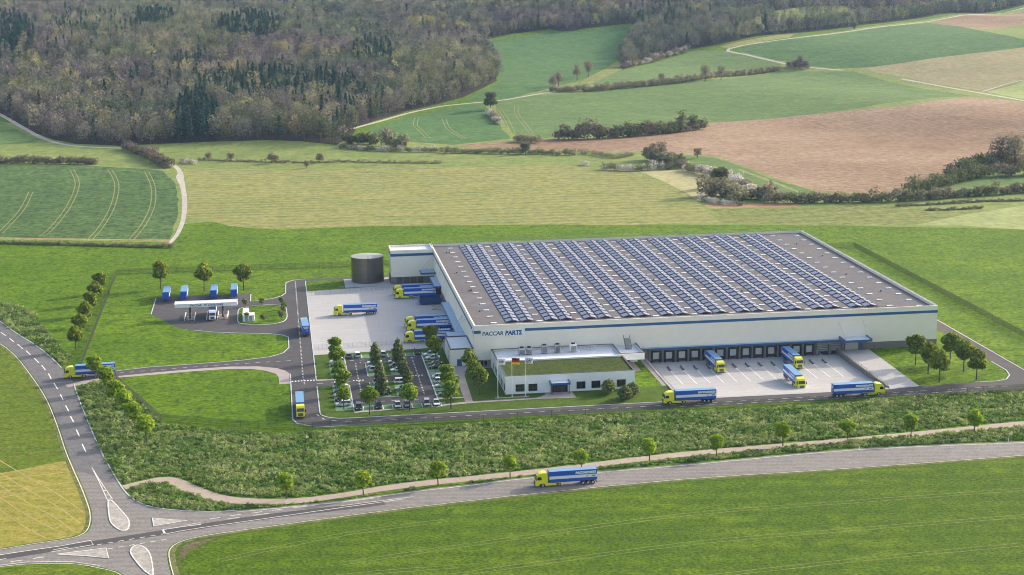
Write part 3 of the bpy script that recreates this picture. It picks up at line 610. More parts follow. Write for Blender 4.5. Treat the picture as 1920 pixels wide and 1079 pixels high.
for k in range(14):
    u = 59.8 + k * 4.48
    if k == 0: continue
    if k < 14: line('bay_line', [(u, -12), (u, -30)], .28, -1.3 + ZR + .02)
def dock_guide(x):
    b = MB()
    for s in (0,): b.prism([(0, 0), (0, .55), (4.4, .25), (4.4, 0)], -.12, .12)
    b.box(3.9, 4.6, -.3, .3, 0, .35); return b
for k in range(1, 14):
    g = dock_guide(0).build('wheel_guide', 'steel', loc=(59.8 + k * 4.48, -7.4, -1.3 + ZR), rz=-math.pi / 2)
    tag(g, f'dark steel wheel guide at the head of the white bay line, {("first","second","third","fourth","fifth","sixth","seventh","eighth","ninth","tenth","eleventh","twelfth","thirteenth")[k-1]} from the left', 'wheel guide', 'wheel guides between the front loading docks')
# car park
sheet('car_park', [(-42.6, -41), (-16.2, -41), (-16.2, 19.6), (-42.6, 19.6)], ZR, 'asphalt_lot')
sheet('road', rect(-53, -42.6, -15.5, -8.1), ZR + .001, 'asphalt')
sheet('footway', rect(-53, -42.6, -8.1, -6.6), ZR + .01, 'paving')
sheet('parking_bays', rect(-48.2, -42.6, -6.6, 17), ZR + .004, 'bay'); sheet('parking_bays', rect(-48.2, -42.6, -45.5, -15.5), ZR + .004, 'bay')
sheet('parking_bays', rect(-42.6, -14.2, 19.6, 24.6), ZR + .004, 'bay'); sheet('parking_bays', rect(-42.6, -14.2, -46.2, -41), ZR + .004, 'bay')
sheet('parking_bays', rect(-16.0, -10.5, -4.8, 18.4), ZR + .004, 'bay'); sheet('parking_bays', rect(-16.0, -10.5, -36.3, -7.6), ZR + .004, 'bay')
for (y0, y1) in ((-5.4, 12.6), (-32.2, -13.6)):
    slab('grass_island', rect(-36, -22.6, y0, y1), ZR, ZR + .08, 'lawn_dark')
    sheet('parking_bays', rect(-35.8, -30.2, y0 + .6, y1 - .4), ZR + .09, 'bay'); sheet('parking_bays', rect(-28.3, -22.8, y0 + .6, y1 - .4), ZR + .09, 'bay')
    kerb([(-36, y0), (-22.6, y0), (-22.6, y1), (-36, y1), (-36, y0)], .3, .12)
    for k in range(1, 6):
        line('bay_line', [(-35.7, y0 + .6 + 3 * k), (-30.3, y0 + .6 + 3 * k)], .16, ZR + .1); line('bay_line', [(-28.2, y0 + .6 + 3 * k), (-22.9, y0 + .6 + 3 * k)], .16, ZR + .1)
for k in range(10): line('bay_line', [(-42.6 + 3 * k, 20), (-42.6 + 3 * k, 24.4)], .22, ZR + .02); line('bay_line', [(-42.6 + 3 * k, -46), (-42.6 + 3 * k, -41.4)], .22, ZR + .02)
for k in range(8): line('bay_line', [(-48, -5.6 + 3 * k), (-42.8, -5.6 + 3 * k)], .18, ZR + .02)
for k in range(10): line('bay_line', [(-48, -44.5 + 3 * k), (-42.8, -44.5 + 3 * k)], .18, ZR + .02)
for y in (-4.5, -1.5, 1.5, 4.5, 7.5, 12.2, 15.2, 18.2, -36, -30.5, -27.5, -24.5, -21.5, -18.5, -15.5, -12.5, -9.5): line('bay_line', [(-15.8, y), (-10.7, y)], .18, ZR + .02)
for y0, y1 in ((-36.3, -33), (8.0, 12)): sheet('mown_grass', rect(-16, -10.4, y0, y1) if y0 > 0 else rect(-16, -10.4, -30.8, -28.2), ZR + .03, 'lawn_dark')
kerb([(-42.6, -46.3), (-42.6, -15.5)]); kerb([(-42.6, -6.5), (-42.6, 19.4)]); kerb([(-16.1, -41), (-16.1, 19.6)], .4)
dashes('centre_dash', arc(-37.6, 11.5, 1.7, 80, 180, 6)[::-1][::-1] + [(-39.3, -27.5)], .5, 1.5, .42, ZR + .02); dashes('centre_dash', arc(-21.4, 16.6, 1.7, 100, 0, 6) + [(-19.7, -32)], .5, 1.5, .42, ZR + .02)
dashes('crossing', [(-41.2, -9.9), (-37.2, -9.9)], .35, .3, .9, ZR + .024); dashes('crossing', [(-21.6, -7.2), (-17.6, -7.2)], .35, .3, .9, ZR + .024)
dashes('lane_dash', [(-41, 16.8), (-17, 17.6)], 1.6, 2.2, .2, ZR + .02); dashes('lane_dash', [(-41, -37), (-17, -36.4)], 1.6, 2.2, .2, ZR + .02)
sheet('footway', [(-42.6, -48.4), (-16.2, -45.4), (-3.6, -43.6), (14.5, -43.2), (26.8, -43.4), (26.6, -36.0), (18.4, -36.0), (17.4, -39), (14.6, -41.6), (-3.6, -42.0), (-7.8, -42.2), (-16.2, -44), (-16.2, -46.2), (-42.6, -46.3)][::-1], ZR + .012, 'paving')
sheet('footway', [(-8, -42.3), (-5.6, -42.3), (-4.6, -10), (-3.6, -6), (0, -4), (0, 2.6), (-7.6, 2.6), (-7.6, -4)], ZR + .01, 'paving')
sheet('footway', rect(-16, -7.6, -7.2, -5.4), ZR + .008, 'paving'); sheet('footway', rect(-16, -7.4, -37.6, -36.5), ZR + .008, 'paving')
sheet('footway', rect(-.4, 5.4, -1.6, -.2), ZR + .011, 'paving'); sheet('footway', rect(47, 53.6, -15.8, -.3), ZR + .011, 'paving')
sheet('footway', rect(1.6, 12.4, -40.2, -39.2), ZR + .02, 'paving')

# ---------------------------------------------------------------- warehouse
H = 14.2; W, D = 161.6, 154.3
wh = empty('warehouse', (0, 0, 0), label='huge cream warehouse with blue band, grey flat roof and rows of loading docks', cat='warehouse')
b = MB()
b.box(0, W, 0, D, -1.4, 13.35); b.build('wall', 'wall', wh)
MB().box(.5, W - .9, .4, D - .5, 13.352, 13.42).build('roof', 'roof', wh)
b = MB(); b.box(0, W, 0, .38, 13.35, H); b.box(0, .48, .38, D, 13.35, H); b.box(W - .9, W, .38, D, 13.35, H); b.box(.48, W - .9, D - .5, D, 13.35, H)
b.build('parapet', 'wall', wh)
b = MB(); b.box(-.05, W + .05, -.05, .3, H, H + .08); b.box(-.05, .35, .3, D, H, H + .08); b.box(W - .95, W + .05, .3, D, H, H + .08, 1); b.box(.35, W - .95, D - .5, D + .05, H, H + .08, 1)
b.build('parapet_cap', ['wall', 'cap'], wh)
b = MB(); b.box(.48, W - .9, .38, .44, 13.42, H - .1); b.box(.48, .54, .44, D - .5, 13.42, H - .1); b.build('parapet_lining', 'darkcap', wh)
b = MB(); b.box(-.06, 2.2, -.08, 0, 11.5, 12.5); b.box(17.1, W + .08, -.08, 0, 11.75, 12.65); b.build('blue_band', 'blue', wh)
MB().box(-.08, 0, 4.5, 144, 11.5, 12.4).build('blue_band', 'blue', wh)
b = MB(); b.box(136.6, W + .06, -.06, 0, 0, 2.35); b.box(W, W + .06, 0, D, 0, 2.35); b.box(47, 126.3, -.05, 0, -1.3, 3.35); b.box(0, 5.4, -.05, 0, 0, 2.4); b.box(-.06, 0, 21.6, 143.9, 0, 2.9); b.build('plinth', 'plinth', wh)
# cladding panels: each a shallow part of its own on the front and left walls
pm = MB(); pm.box(0, 5.9, -.03, 0, 0, 7.2); pme = pm.mesh('wall_panel', 'wall')
for k in range(26):
    x = .4 + k * 6.0
    if x + 6 > W - .2: break
    link('wall_panel', pme, wh, loc=(x, 0, 4.15))
pm2 = MB(); pm2.box(-.03, 0, 0, 5.9, 0, 6.4); pme2 = pm2.mesh('wall_panel', 'wall')
for k in range(23): link('wall_panel', pme2, wh, loc=(0, 5 + k * 6.0, 4.9))
# long blue canopy strip over the docks
b = MB(); b.box(57.3, 126, -1.5, -.03, 3.5, 4.0); b.build('dock_canopy', 'blue', wh)
MB().box(57.4, 125.9, -1.4, -.1, 4.0, 4.04).build('canopy_top', 'canopy_top', wh)
# loading docks
fr = MB(); fr.box(-1.7, -1.15, -.55, -.06, -1.25, 2.75); fr.box(1.15, 1.7, -.55, -.06, -1.25, 2.75); fr.box(-1.15, 1.15, -.55, -.06, 2.3, 2.75); frame_me = fr.mesh('dock_shelter', 'black')
dr = MB(); dr.box(-1.14, 1.14, -.16, -.06, -.1, 2.3); [dr.box(-1.14, 1.14, -.19, -.16, z, z + .42) for z in (-.08, .4, .88, 1.36, 1.84)]; door_me = dr.mesh('dock_door', 'door')
bp = MB(); bp.box(-1.1, 1.1, -.5, -.06, -.75, -.2); bump_me = bp.mesh('bumper', 'black')
pl = MB(); pl.box(-.28, .28, -.5, -.06, -1.3, 3.3); pil_me = pl.mesh('pilaster', 'plinth')
for k in range(13):
    u = 62 + k * 4.48
    d_ = link('dock_door', door_me, wh, loc=(u, 0, 0)); link('dock_shelter', frame_me, d_); link('bumper', bump_me, d_); link('pilaster', pil_me, wh, loc=(u - 2.24, 0, 0))
b = MB(); b.box(118.2, 127.9, -1.1, -.06, 2.45, 3.3); b.box(118.2, 118.8, -1.1, -.06, -1.3, 2.45); b.box(122.7, 123.3, -1.1, -.06, -1.3, 2.45); b.box(127.2, 127.9, -1.1, -.06, -1.3, 2.45); b.build('dock_portal', 'plinth', wh)
for x in (118.85, 123.35):
    d_ = MB().box(x, x + 3.8, -.12, -.06, -.1, 2.4).build('dock_door', 'steel', wh); b = MB()
    for z in (.1, .7, 1.3, 1.9): b.box(x + .1, x + 3.7, -.2, -.12, z, z + .35)
    b.build('door_slat', 'galv', d_)
    MB().box(x, x + 3.8, -.5, -.06, -1.3, -.15).build('dock_leveller', 'black', wh)
MB().box(128.7, 133.2, -.14, -.06, 0, 3.5).build('big_door', 'door', wh)
MB().box(133.9, 134.9, -.14, -.06, 0, 2.2).build('door', 'blue', wh)
MB().box(127.9, 136.6, -.07, 0, 0, 4.0).build('plinth', 'plinth', wh)
b = MB(); b.box(126.4, 136.4, -5.6, -.03, 3.9, 4.6); c_ = b.build('canopy', 'blue', wh)
MB().box(126.9, 135.9, -5.1, -.1, 4.3, 4.62).build('canopy_top', 'roof_white', c_)
[MB().box(x, x + .4, -5.6, -.05, 4.6, 4.95).build('canopy_edge', 'blue', c_) for x in (126.4, 136.0)]
[MB().tube((x, -4.8, 4.6), (x2, -.05, 10.2), .05).build('tie_rod', 'galv', c_) for x, x2 in ((127.4, 126), (135.6, 134.8))]
# left wall: docks and canopies
sh = MB(); sh.box(-1.6, 0, -1.6, 1.6, 0, 4.2); sh_me = sh.mesh('dock_shelter', 'black')
for v in (128.5, 122, 115, 78, 71, 64, 57.5, 51, 45, 39.5): link('dock_shelter', sh_me, wh, loc=(0, v, 0))
def canopy(x0, x1, y0, y1, z, t=.7):
    c = MB().box(x0, x1, y0, y1, z, z + t).build('canopy', 'blue', wh); MB().box(x0 + .3, x1 - .05, y0 + .3, y1 - .3, z + t, z + t + .04).build('canopy_top', 'canopy_top', c)
    [MB().tube((x0 + .6, ya, z + t), (-.05, yb, z + 6), .05).build('tie_rod', 'galv', c) for ya, yb in ((y0 + .6, y0 + 3.5), (y1 - .6, y1 + 2))]
canopy(-6.2, 0, 134.5, 141.5, 5.4); canopy(-3.0, 0, 112, 132, 4.3, .6); canopy(-3.0, 0, 33, 84, 4.0, .5); canopy(-6.6, 0, 24.6, 31.8, 4.2, .8)
# sign
sg = MB().box(2.25, 17.05, -.2, -.03, 10.25, 12.5).build('sign_panel', 'white', wh)
def wall_text(s, x, z, size, mat, par, shear=.0, bold=.0, sp=1.0, y=-.215, name='lettering'):
    me = text_mesh(s, size, mat, shear, bold, sp)
    return link(name, me, par, basis=Matrix(((1, 0, 0, x), (0, 0, -1, y), (0, 1, 0, z), (0, 0, 0, 1))))
wall_text('PACCAR', 2.6, 10.72, 1.95, 'txtgrey', sg, .12, .06, .93); wall_text('PARTS', 10.35, 10.72, 2.0, 'txtblue', sg, .12, .10, .98)
MB().box(10.2, 16.4, -.215, -.205, 10.55, 10.62).build('underline', 'txtblue', sg)
sg2 = MB().box(-.2, -.08, 1, 4.4, 10.4, 12.5).build('sign_panel', 'white', wh); MB().box(-.22, -.2, 1.3, 4.1, 11.2, 11.8).build('lettering', 'txtblue', sg2)
# roof fittings
b = MB()
def rail(b, p, q, z, h=1.1, step=2.0, mi=0):
    l = math.hypot(q[0] - p[0], q[1] - p[1]); n = max(1, int(l / step))
    for i in range(n + 1):
        t = i / n; x, y = p[0] + (q[0] - p[0]) * t, p[1] + (q[1] - p[1]) * t; b.box(x - .04, x + .04, y - .04, y + .04, z, z + h, mi)
    for zz in (h * .5, h): b.tube((p[0], p[1], z + zz), (q[0], q[1], z + zz), .035, n=4, mi=mi)
rail(b, (.3, D - .3), (W - .3, D - .3), H, 1.2, .9); rail(b, (W - .4, 1), (W - .4, D - .3), H, .5, 6); b.build('railing', 'galv', wh)
b = MB(); rail(b, (72, 1.0), (104, 1.0), 13.42, 1.15, 1.2); rail(b, (134, 1.0), (144, 1.0), 13.42, 1.15, 1.0); b.build('railing', 'steel', wh)
vm = MB(); vm.box(-1, 1, -.35, .35, 0, .28); vent_me = vm.mesh('roof_vent', 'white')
for k in range(11):
    u = 9.6 + 13.43 * k if k < 10 else 146.5
    for j in range(15): link('roof_vent', vent_me, wh, loc=(u - (2.2 if k == 0 else 0), 6 + j * 10.1, 13.42))
for j in range(15): link('roof_vent', vent_me, wh, loc=(156.5, 4 + j * 10.1, 13.42))
sm_ = MB(); sm_.cyl((0, 0, 0), .3, .5, n=8); st_me = sm_.mesh('roof_outlet', 'steel')
for (u, v) in ((5, 25), (6, 60), (4.5, 95), (6.5, 62), (5.6, 61), (152, 30), (150, 62), (153, 100), (151, 128), (22.5, 48), (36, 88), (49, 120), (76, 66), (103, 40), (117, 90), (63, 30), (5, 138), (6.3, 138.4)):
    link('roof_outlet', st_me, wh, loc=(u, v, 13.42))
# north-west block
nb = empty('stair_block', (0, 0, 0), label='cream block with blue band beside the dark tank at the far warehouse corner', cat='building')
b = MB(); b.box(-17.7, -.05, 144, 156, 0, 13.5); b.build('wall', 'wall', nb)
b = MB(); b.box(-17.75, -.05, 143.95, 144.4, 13.5, H); b.box(-17.75, -17.3, 144.4, 156, 13.5, H); b.box(-17.3, -.05, 155.6, 156, 13.5, H); b.box(-.5, -.05, 144.4, 155.6, 13.5, H + .3); b.build('parapet', 'wall', nb)
MB().box(-17.3, -.5, 144.4, 155.6, 13.5, 13.55).build('roof', 'roof_white', nb)
b = MB(); b.box(-17.78, -.1, 143.88, 144, 11.6, 12.7); b.box(-17.8, -17.7, 144, 156, 11.6, 12.7); b.build('blue_band', 'blue', nb)
b = MB(); b.box(-17.76, -.1, 143.92, 144, 0, 2.9); b.box(-17.8, -17.7, 144, 156, 0, 2.9); b.build('plinth', 'plinth', nb)
b = MB(); rail(b, (-17.5, 155.8), (-.5, 155.8), H, 1.2, .6); rail(b, (-.3, 144.5), (-.3, 155.8), H + .3, 1.1, 1.5); b.build('railing', 'steel', nb)
for x in (-15.5, -12.6, -9.7, -6.8): MB().box(x, x + 2.4, 143.8, 143.91, .1, 2.8).build('door_slat', 'bronze', nb)

# solar rows: twenty gable-shaped rows, each panel its own part
pn = MB(); pn.box(.08, 2.12, -1.87, 1.87, -.03, .03); p_me = pn.mesh('solar_panel', 'pv')
rk = MB(); L_ = 146.0
for s in (-1, 1): pass
rk.prism([(-2.35, .05), (0, .66), (2.35, .05)], 0.12, .3); rk.prism([(-2.35, .05), (0, .66), (2.35, .05)], L_ - .3, L_ - .12)
rk.box(-2.4, -2.3, 0, L_, 0, .12); rk.box(2.3, 2.4, 0, L_, 0, .12); rk.box(-.12, .12, 0, L_, .6, .7)
for j in range(29): rk.prism([(-2.3, .04), (0, .60), (2.3, .04)], j * L_ / 28 - (.2 if j else -.2), j * L_ / 28 + (.2 if j < 28 else -.2))
rk_me = rk.mesh('rack', 'pvframe')
sl = math.atan2(.62, 2.35)
pairs = ['leftmost', 'second', 'third', 'fourth', 'fifth', 'sixth', 'seventh', 'eighth', 'ninth', 'rightmost']
for k in range(20):
    u = 14.0 + 13.43 * (k // 2) + (k % 2) * 5.15
    t = empty('solar_row', (u, 6.0, 13.44), label=f'{"left" if k % 2 == 0 else "right"} row of blue solar panels in the {pairs[k//2]} pair on the warehouse roof', cat='solar panels', group='rows of solar panels on the warehouse roof')
    link('rack', rk_me, t)
    for j in range(28):
        y = (j + .5) * L_ / 28 ; y = max(2.2, min(L_ - 2.2, y))
        for s in (-1, 1):
            # panel slopes from the eave up to the ridge
            th = sl if s < 0 else -sl
            Mx = Matrix.Translation((s * 2.42 if s < 0 else .06, y, .12 if s < 0 else .76)) @ Matrix.Rotation(-th, 4, 'Y')
            link('solar_panel', p_me, t, basis=Mx)
# water tank
tk = empty('water_tank', (-27, 153, ZR + .05), label='round dark metal tank with a pale top standing left of the warehouse', cat='tank')
b = MB(); b.cyl((0, 0, 0), 6.8, 10.6, n=64); b.build('shell', 'tank', tk)
b = MB(); b.cyl((0, 0, 10.6), 6.85, .5, n=64, r2=.3); b.build('top', 'tanktop', tk)
b = MB(); [b.cyl((0, 0, z), 6.86, .1, n=64) for z in (.0, 2.1, 4.2, 6.3, 8.4, 10.5)]; b.build('rib', 'tank', tk)
b = MB(); [b.tube((x, -6.95, .3), (x, -6.95, 11.6), .05, n=4) for x in (-.3, .3)]; [b.box(-.3, .3, -6.98, -6.92, z * .45 + .4, z * .45 + .45) for z in range(24)]; b.build('ladder', 'steel', tk)

# ---------------------------------------------------------------- entrance block and office
eb = empty('entrance_block', (0, 0, 0), label='small cream block with white roof and blue doors at the front warehouse corner', cat='building')
MB().box(-7.8, -.06, 3, 21.5, 0, 5.6).build('wall', 'wall', eb)
b = MB(); b.box(-7.85, -7.5, 2.95, 21.5, 5.6, 6); b.box(-7.5, -.06, 2.95, 3.3, 5.6, 6); b.box(-.4, -.06, 3.3, 21.5, 5.6, 6); b.box(-7.5, -.4, 21.15, 21.5, 5.6, 6); b.build('parapet', 'darkcap', eb)
MB().box(-7.5, -.4, 3.3, 21.15, 5.6, 5.66).build('roof', 'roof_white', eb)
MB().box(-5.6, -4.0, 2.92, 3, 0, 2.3).build('door', 'blue', eb); MB().box(-7.88, -7.8, 8, 9.1, 0, 2.3).build('door', 'blue', eb)
of = empty('office_building', (0, 0, 0), label='low white office with green planted roof, blue entrance canopy and flagpoles in front', cat='office')
x0, x1, y0, y1, OH = 5.5, 47.0, -36.0, -.06, 6.0
b = MB(); b.box(x0, x1, y0, y1, 0, 5.2); b.box(47, 55, -14, -.06, 3.6, 5.2); b.box(52.5, 55, -3, -.06, 0, 3.6); b.build('wall', 'white', of)
b = MB(); b.box(x0, x1, y0, y0 + .3, 5.2, OH - .1); b.box(x0, x0 + .3, y0 + .3, y1, 5.2, OH - .1); b.box(x1 - .3, x1, y0 + .3, y1, 5.2, OH - .1); b.box(47, 55, -14, -13.7, 5.2, OH - .1); b.box(54.7, 55, -13.7, y1, 5.2, OH - .1); b.build('parapet', 'white', of)
b = MB(); b.box(x0 - .03, x1 + .03, y0 - .03, y0 + .33, OH - .1, OH); b.box(x0 - .03, x0 + .5, y0 + .33, y1, OH - .1, OH); b.box(x1 - .5, x1 + .03, y0 + .33, y1, OH - .1, OH); b.box(47.03, 55.03, -14.03, -13.6, OH - .1, OH); b.box(54.6, 55.03, -13.6, y1, OH - .1, OH); b.box(x0 + .5, x1 - .5, -.5, y1, OH - .1, OH); b.build('parapet_cap', 'darkcap', of)
b = MB(); b.box(x0 + .3, x1 - .3, -16.5, y1, 5.2, 5.27); b.box(47, 54.7, -13.7, y1, 5.2, 5.27); b.build('roof', 'roof_white', of)
MB().box(x0 + .3, x1 - .3, -17.2, -16.5, 5.2, 6.25).build('roof_upstand', 'white', of)
MB().box(x0 + .3, x1 - .3, y0 + .3, -17.2, 5.2, 5.75).build('planted_roof', 'sedum', of)
def window(par, x, z, w, h, y=-36.0):
    f = MB(); f.box(x, x + w, y - .06, y, z, z + .1); f.box(x, x + w, y - .06, y, z + h - .1, z + h); f.box(x, x + .1, y - .06, y, z + .1, z + h - .1); f.box(x + w - .1, x + w, y - .06, y, z + .1, z + h - .1); f.box(x + w / 2 - .04, x + w / 2 + .04, y - .06, y, z + .1, z + h - .1)
    fo = f.build('window', 'bronze', par); MB().box(x + .1, x + w - .1, y - .03, y - .005, z + .1, z + h - .1).build('pane', 'glass', fo)
for x in (8.7, 12.8, 28.2, 33.0, 37.1, 41.2): window(of, x, .75, 2.85, 2.35)
for y in (-7.4, -11.2, -14.9, -22.8, -26.8, -30.0, -33.6):
    fo = MB().box(x0 - .05, x0, y - .65, y + .65, .7, 2.9).build('window', 'bronze', of); MB().box(x0 - .07, x0 - .05, y - .55, y + .55, .8, 2.8).build('pane', 'glass', fo)
c_ = MB().box(19.4, 25.7, -39.2, -36, 3.1, 3.7).build('canopy', 'blue', of); MB().box(19.7, 25.4, -38.9, -36, 3.7, 3.74).build('canopy_top', 'roof_white', c_)
[MB().box(x, x + .3, -39.2, -36, 3.7, 4.0).build('canopy_edge', 'blue', c_) for x in (19.4, 25.4)]
en = MB().box(19.9, 25.3, -36.4, -36, 0, 3.1).build('entrance', 'bronze', of)
b = MB(); [MB().box(20.1 + i * 1.04, 20.95 + i * 1.04, -36.44, -36.4, .15, 2.8).build('pane', 'glass', en) for i in range(5)]
[MB().box(x, x + .25, -39, -38.75, 0, 3.1).build('post', 'bronze', of) for x in (19.7, 25.2)]
wd = MB().box(.5, 4.6, -.12, -.06, .3, 2.2).build('window', 'galv', wh)
b = MB(); [b.box(.7 + i * 1.25, 1.75 + i * 1.25, -.15, -.12, .45, 2.05) for i in range(3)]; b.build('pane', 'glass', wd)
# plant on the office roof
def chiller(x, y, w, d, h, mat, label, louv=True, fan=True):
    t = empty('air_handling_unit', (x, y, 5.27), label=label, cat='ventilation unit', group='ventilation units on the office roof')
    MB().box(-w / 2, w / 2, -d / 2, d / 2, .35, h).build('casing', mat, t)
    b = MB(); [b.box(sx * w * .4 - .08, sx * w * .4 + .08, sy * d * .4 - .08, sy * d * .4 + .08, 0, .35) for sx in (-1, 1) for sy in (-1, 1)]; b.build('foot', 'steel', t)
    if louv:
        b = MB(); [b.box(-w / 2 + .15, w / 2 - .15, -d / 2 - .07, -d / 2, .6 + i * .32, .6 + i * .32 + .14) for i in range(int((h - .8) / .32))]; b.build('louvre', 'black', t)
    if fan:
        b = MB(); b.cyl((0, 0, h), min(w, d) * .34, .3, n=14); b.build('fan', 'black', t)
chiller(15.0, -6.6, 2.0, 2.0, 2.4, 'galv', 'leftmost dark ventilation unit on the white strip of the office roof')
chiller(17.5, -6.6, 2.0, 2.0, 2.4, 'galv', 'dark ventilation unit second from left on the white strip of the office roof')
chiller(22.7, -6.0, 1.9, 1.9, 2.8, 'galv', 'single tall dark ventilation unit left of centre on the office roof strip')
chiller(27.1, -6.0, 1.9, 1.9, 2.9, 'galv', 'single tall dark ventilation unit nearest to the white cabinet on the office roof')
chiller(32.5, -5.6, 2.2, 2.0, 2.7, 'white', 'white ventilation cabinet on the office roof right of the dark units', True, True)
lt = empty('access_stair', (51.3, -4.2, 5.27), label='steel crossover stair with handrails on the right wing of the office roof', cat='stair')
b = MB(); [b.box(-1, 1, -2 + i * .35, -1.6 + i * .35, .25 * i, .25 * i + .08) for i in range(12)]; b.build('step', 'steel', lt)
b = MB(); [b.tube((x, -2, 1.0), (x, 2.2, 4.1), .08) for x in (-1, 1)]; [b.tube((x, -2 + k, .74 * k), (x, -2 + k, 1.0 + .74 * k), .05) for x in (-1, 1) for k in range(5)]; b.build('handrail', 'steel', lt)
al = empty('roof_rail', (36, -4.5, 5.27), label='low metal guard rail frame beside the white cabinet on the office roof', cat='rail')
b = MB(); rail(b, (-1, -1), (3.5, -1), 0, 1.1, 1.1); rail(b, (-1, 1), (3.5, 1), 0, 1.1, 1.1); b.build('rail', 'galv', al)
# flags
def flag(x, kind, label):
    t = empty('flagpole', (x, -38.7 - .0, 0), label=label, cat='flagpole', group='three flagpoles before the office')
    b = MB(); b.tube((0, 0, .3), (0, 0, 12.5), .1, .06, 8); b.build('pole', 'white', t); MB().cyl((0, 0, 0), .35, .32, n=10, r2=.2).build('base', 'galv', t)
    n = 10
    def cloth(z0, z1, mat, name='flag', y=0):
        b = MB(); vs = []; fs = []
        for i in range(n + 1):
            xx = .08 + 2.45 * i / n; w = .16 * math.sin(i * .75) * i / n; dz = -.10 * (i / n) ** 2 * 2
            vs += [(xx, w - .02 + y, z0 + dz), (xx, w - .02 + y, z1 + dz), (xx, w + .02 + y, z0 + dz), (xx, w + .02 + y, z1 + dz)]
        for i in range(n):
            a = i * 4; fs += [(a, a + 4, a + 5, a + 1), (a + 2, a + 3, a + 7, a + 6), (a + 1, a + 5, a + 7, a + 3), (a, a + 2, a + 6, a + 4)]
        b.add(vs, fs); return b.build(name, mat, t)
    if kind == 'de':
        cloth(11.73, 12.4, 'flagblack', 'flag_stripe'); cloth(11.06, 11.73, 'flagred', 'flag_stripe'); cloth(10.4, 11.06, 'flaggold', 'flag_stripe')
    else:
        f = cloth(10.5, 12.4, 'txtwhite')
        for s, xx, m in ((('TR', .35, 'red'), ('P', 1.5, 'blue')) if kind == 'trp' else (('DAF', .38, 'txtblue'),)):
            me = text_mesh(s, .95, m, 0, .03)
            link('lettering', me, f, basis=Matrix(((1, 0, 0, xx), (0, 0, -1, -.22), (0, 1, 0, 11.12), (0, 0, 0, 1))))
        if kind == 'daf': MB().box(.4, 2.1, -.225, -.2, 10.82, 10.98).build('stripe', 'red', f)
flag(2.7, 'trp', 'leftmost flagpole with a white flag printed in red and blue')
flag(7.2, 'de', 'middle flagpole with the black red and gold flag')
flag(11.4, 'daf', 'rightmost flagpole with a white flag lettered DAF over a red line')

# ---------------------------------------------------------------- rail fences and perimeter fence
def rail_fence(p, q, label, h=1.5, step=1.5, mat='galv'):
    t = empty('rail_fence', (0, 0, 0), label=label, cat='fence')
    l = math.hypot(q[0] - p[0], q[1] - p[1]); n = int(l / step); pm_ = MB(); pm_.box(-.04, .04, -.04, .04, 0, h); me = pm_.mesh('post', mat)
    for i in range(n + 1): link('post', me, t, loc=(p[0] + (q[0] - p[0]) * i / n, p[1] + (q[1] - p[1]) * i / n, ZR))
    b = MB(); [b.tube((p[0], p[1], z), (q[0], q[1], z), .03, n=4) for z in (.2, .65, 1.1, h)]; b.build('rail', mat, t)
rail_fence((-52.6, 35.6), (-24, 37.4), 'low metal rail fence along the near side of the left delivery yard')
rail_fence((-23.5, 37.6), (-7.5, 36.2), 'short metal rail fence behind the parked trucks near the entrance block', step=2)
rail_fence((-52.6, 127.5), (-19, 134.5), 'low metal rail fence along the far side of the left yard below the tank')
rail_fence((58.25, -49.5), (58.25, -2), 'steel handrail on the retaining wall left of the front loading docks', h=1.1)
rail_fence((125.8, -49.5), (125.8, -2), 'steel handrail on the wall between loading docks and ramp', h=1.3)
rail_fence((-17.9, 137.5), (-40, 137.0), 'steel rail fence in front of the tank base', h=1.2)
rail_fence((117.6, -1.2), (117.6, -18), 'steel handrail beside the twin dock portal', h=1.0)
PF = [(-119.5, 8.5), (-100.5, -47), (-82, -55.5), (-66, -62.6), (-40, -64.6), (0, -64.2), (57, -63.6), (110, -63.2), (168, -61.5), (181, -56), (196.5, -48), (196.5, 186), (0, 185.6), (-133.4, 189.5), (-131.6, 24)]
def perimeter(pts, label):
    t = empty('perimeter_fence', (0, 0, 0), label=label, cat='fence'); b = MB(); c = MB(); fh = 2.2
    for p, q in zip(pts, pts[1:]):
        l = math.hypot(q[0] - p[0], q[1] - p[1]); n = int(l / .22); a = Vector((q[0] - p[0], q[1] - p[1], 0)).normalized() * .035
        for i in range(n):
            x = p[0] + (q[0] - p[0]) * i / n; y = p[1] + (q[1] - p[1]) * i / n
            b.add([(x - a.x, y - a.y, 0), (x + a.x, y + a.y, 0), (x - a.y, y + a.x, 0), (x - a.x, y - a.y, fh), (x + a.x, y + a.y, fh), (x - a.y, y + a.x, fh)], [(0, 1, 4, 3), (1, 2, 5, 4), (2, 0, 3, 5)])
        for z in (.15, .8, 1.5, fh): b.tube((*p, z), (*q, z), .035, n=4)
        for i in range(int(l / 5) + 1):
            x = p[0] + (q[0] - p[0]) * i / max(1, int(l / 5)); y = p[1] + (q[1] - p[1]) * i / max(1, int(l / 5)); c.box(x - .035, x + .035, y - .035, y + .035, 0, fh + .05)
    tag(b.build('wire_mesh', 'fence', t), kind='stuff'); tag(c.build('posts', 'fence', t), kind='stuff')
perimeter(PF[:12], 'dark green wire fence along the front embankment and the right side of the site')
perimeter(PF[11:], 'dark green wire fence along the far side and the left side of the site')

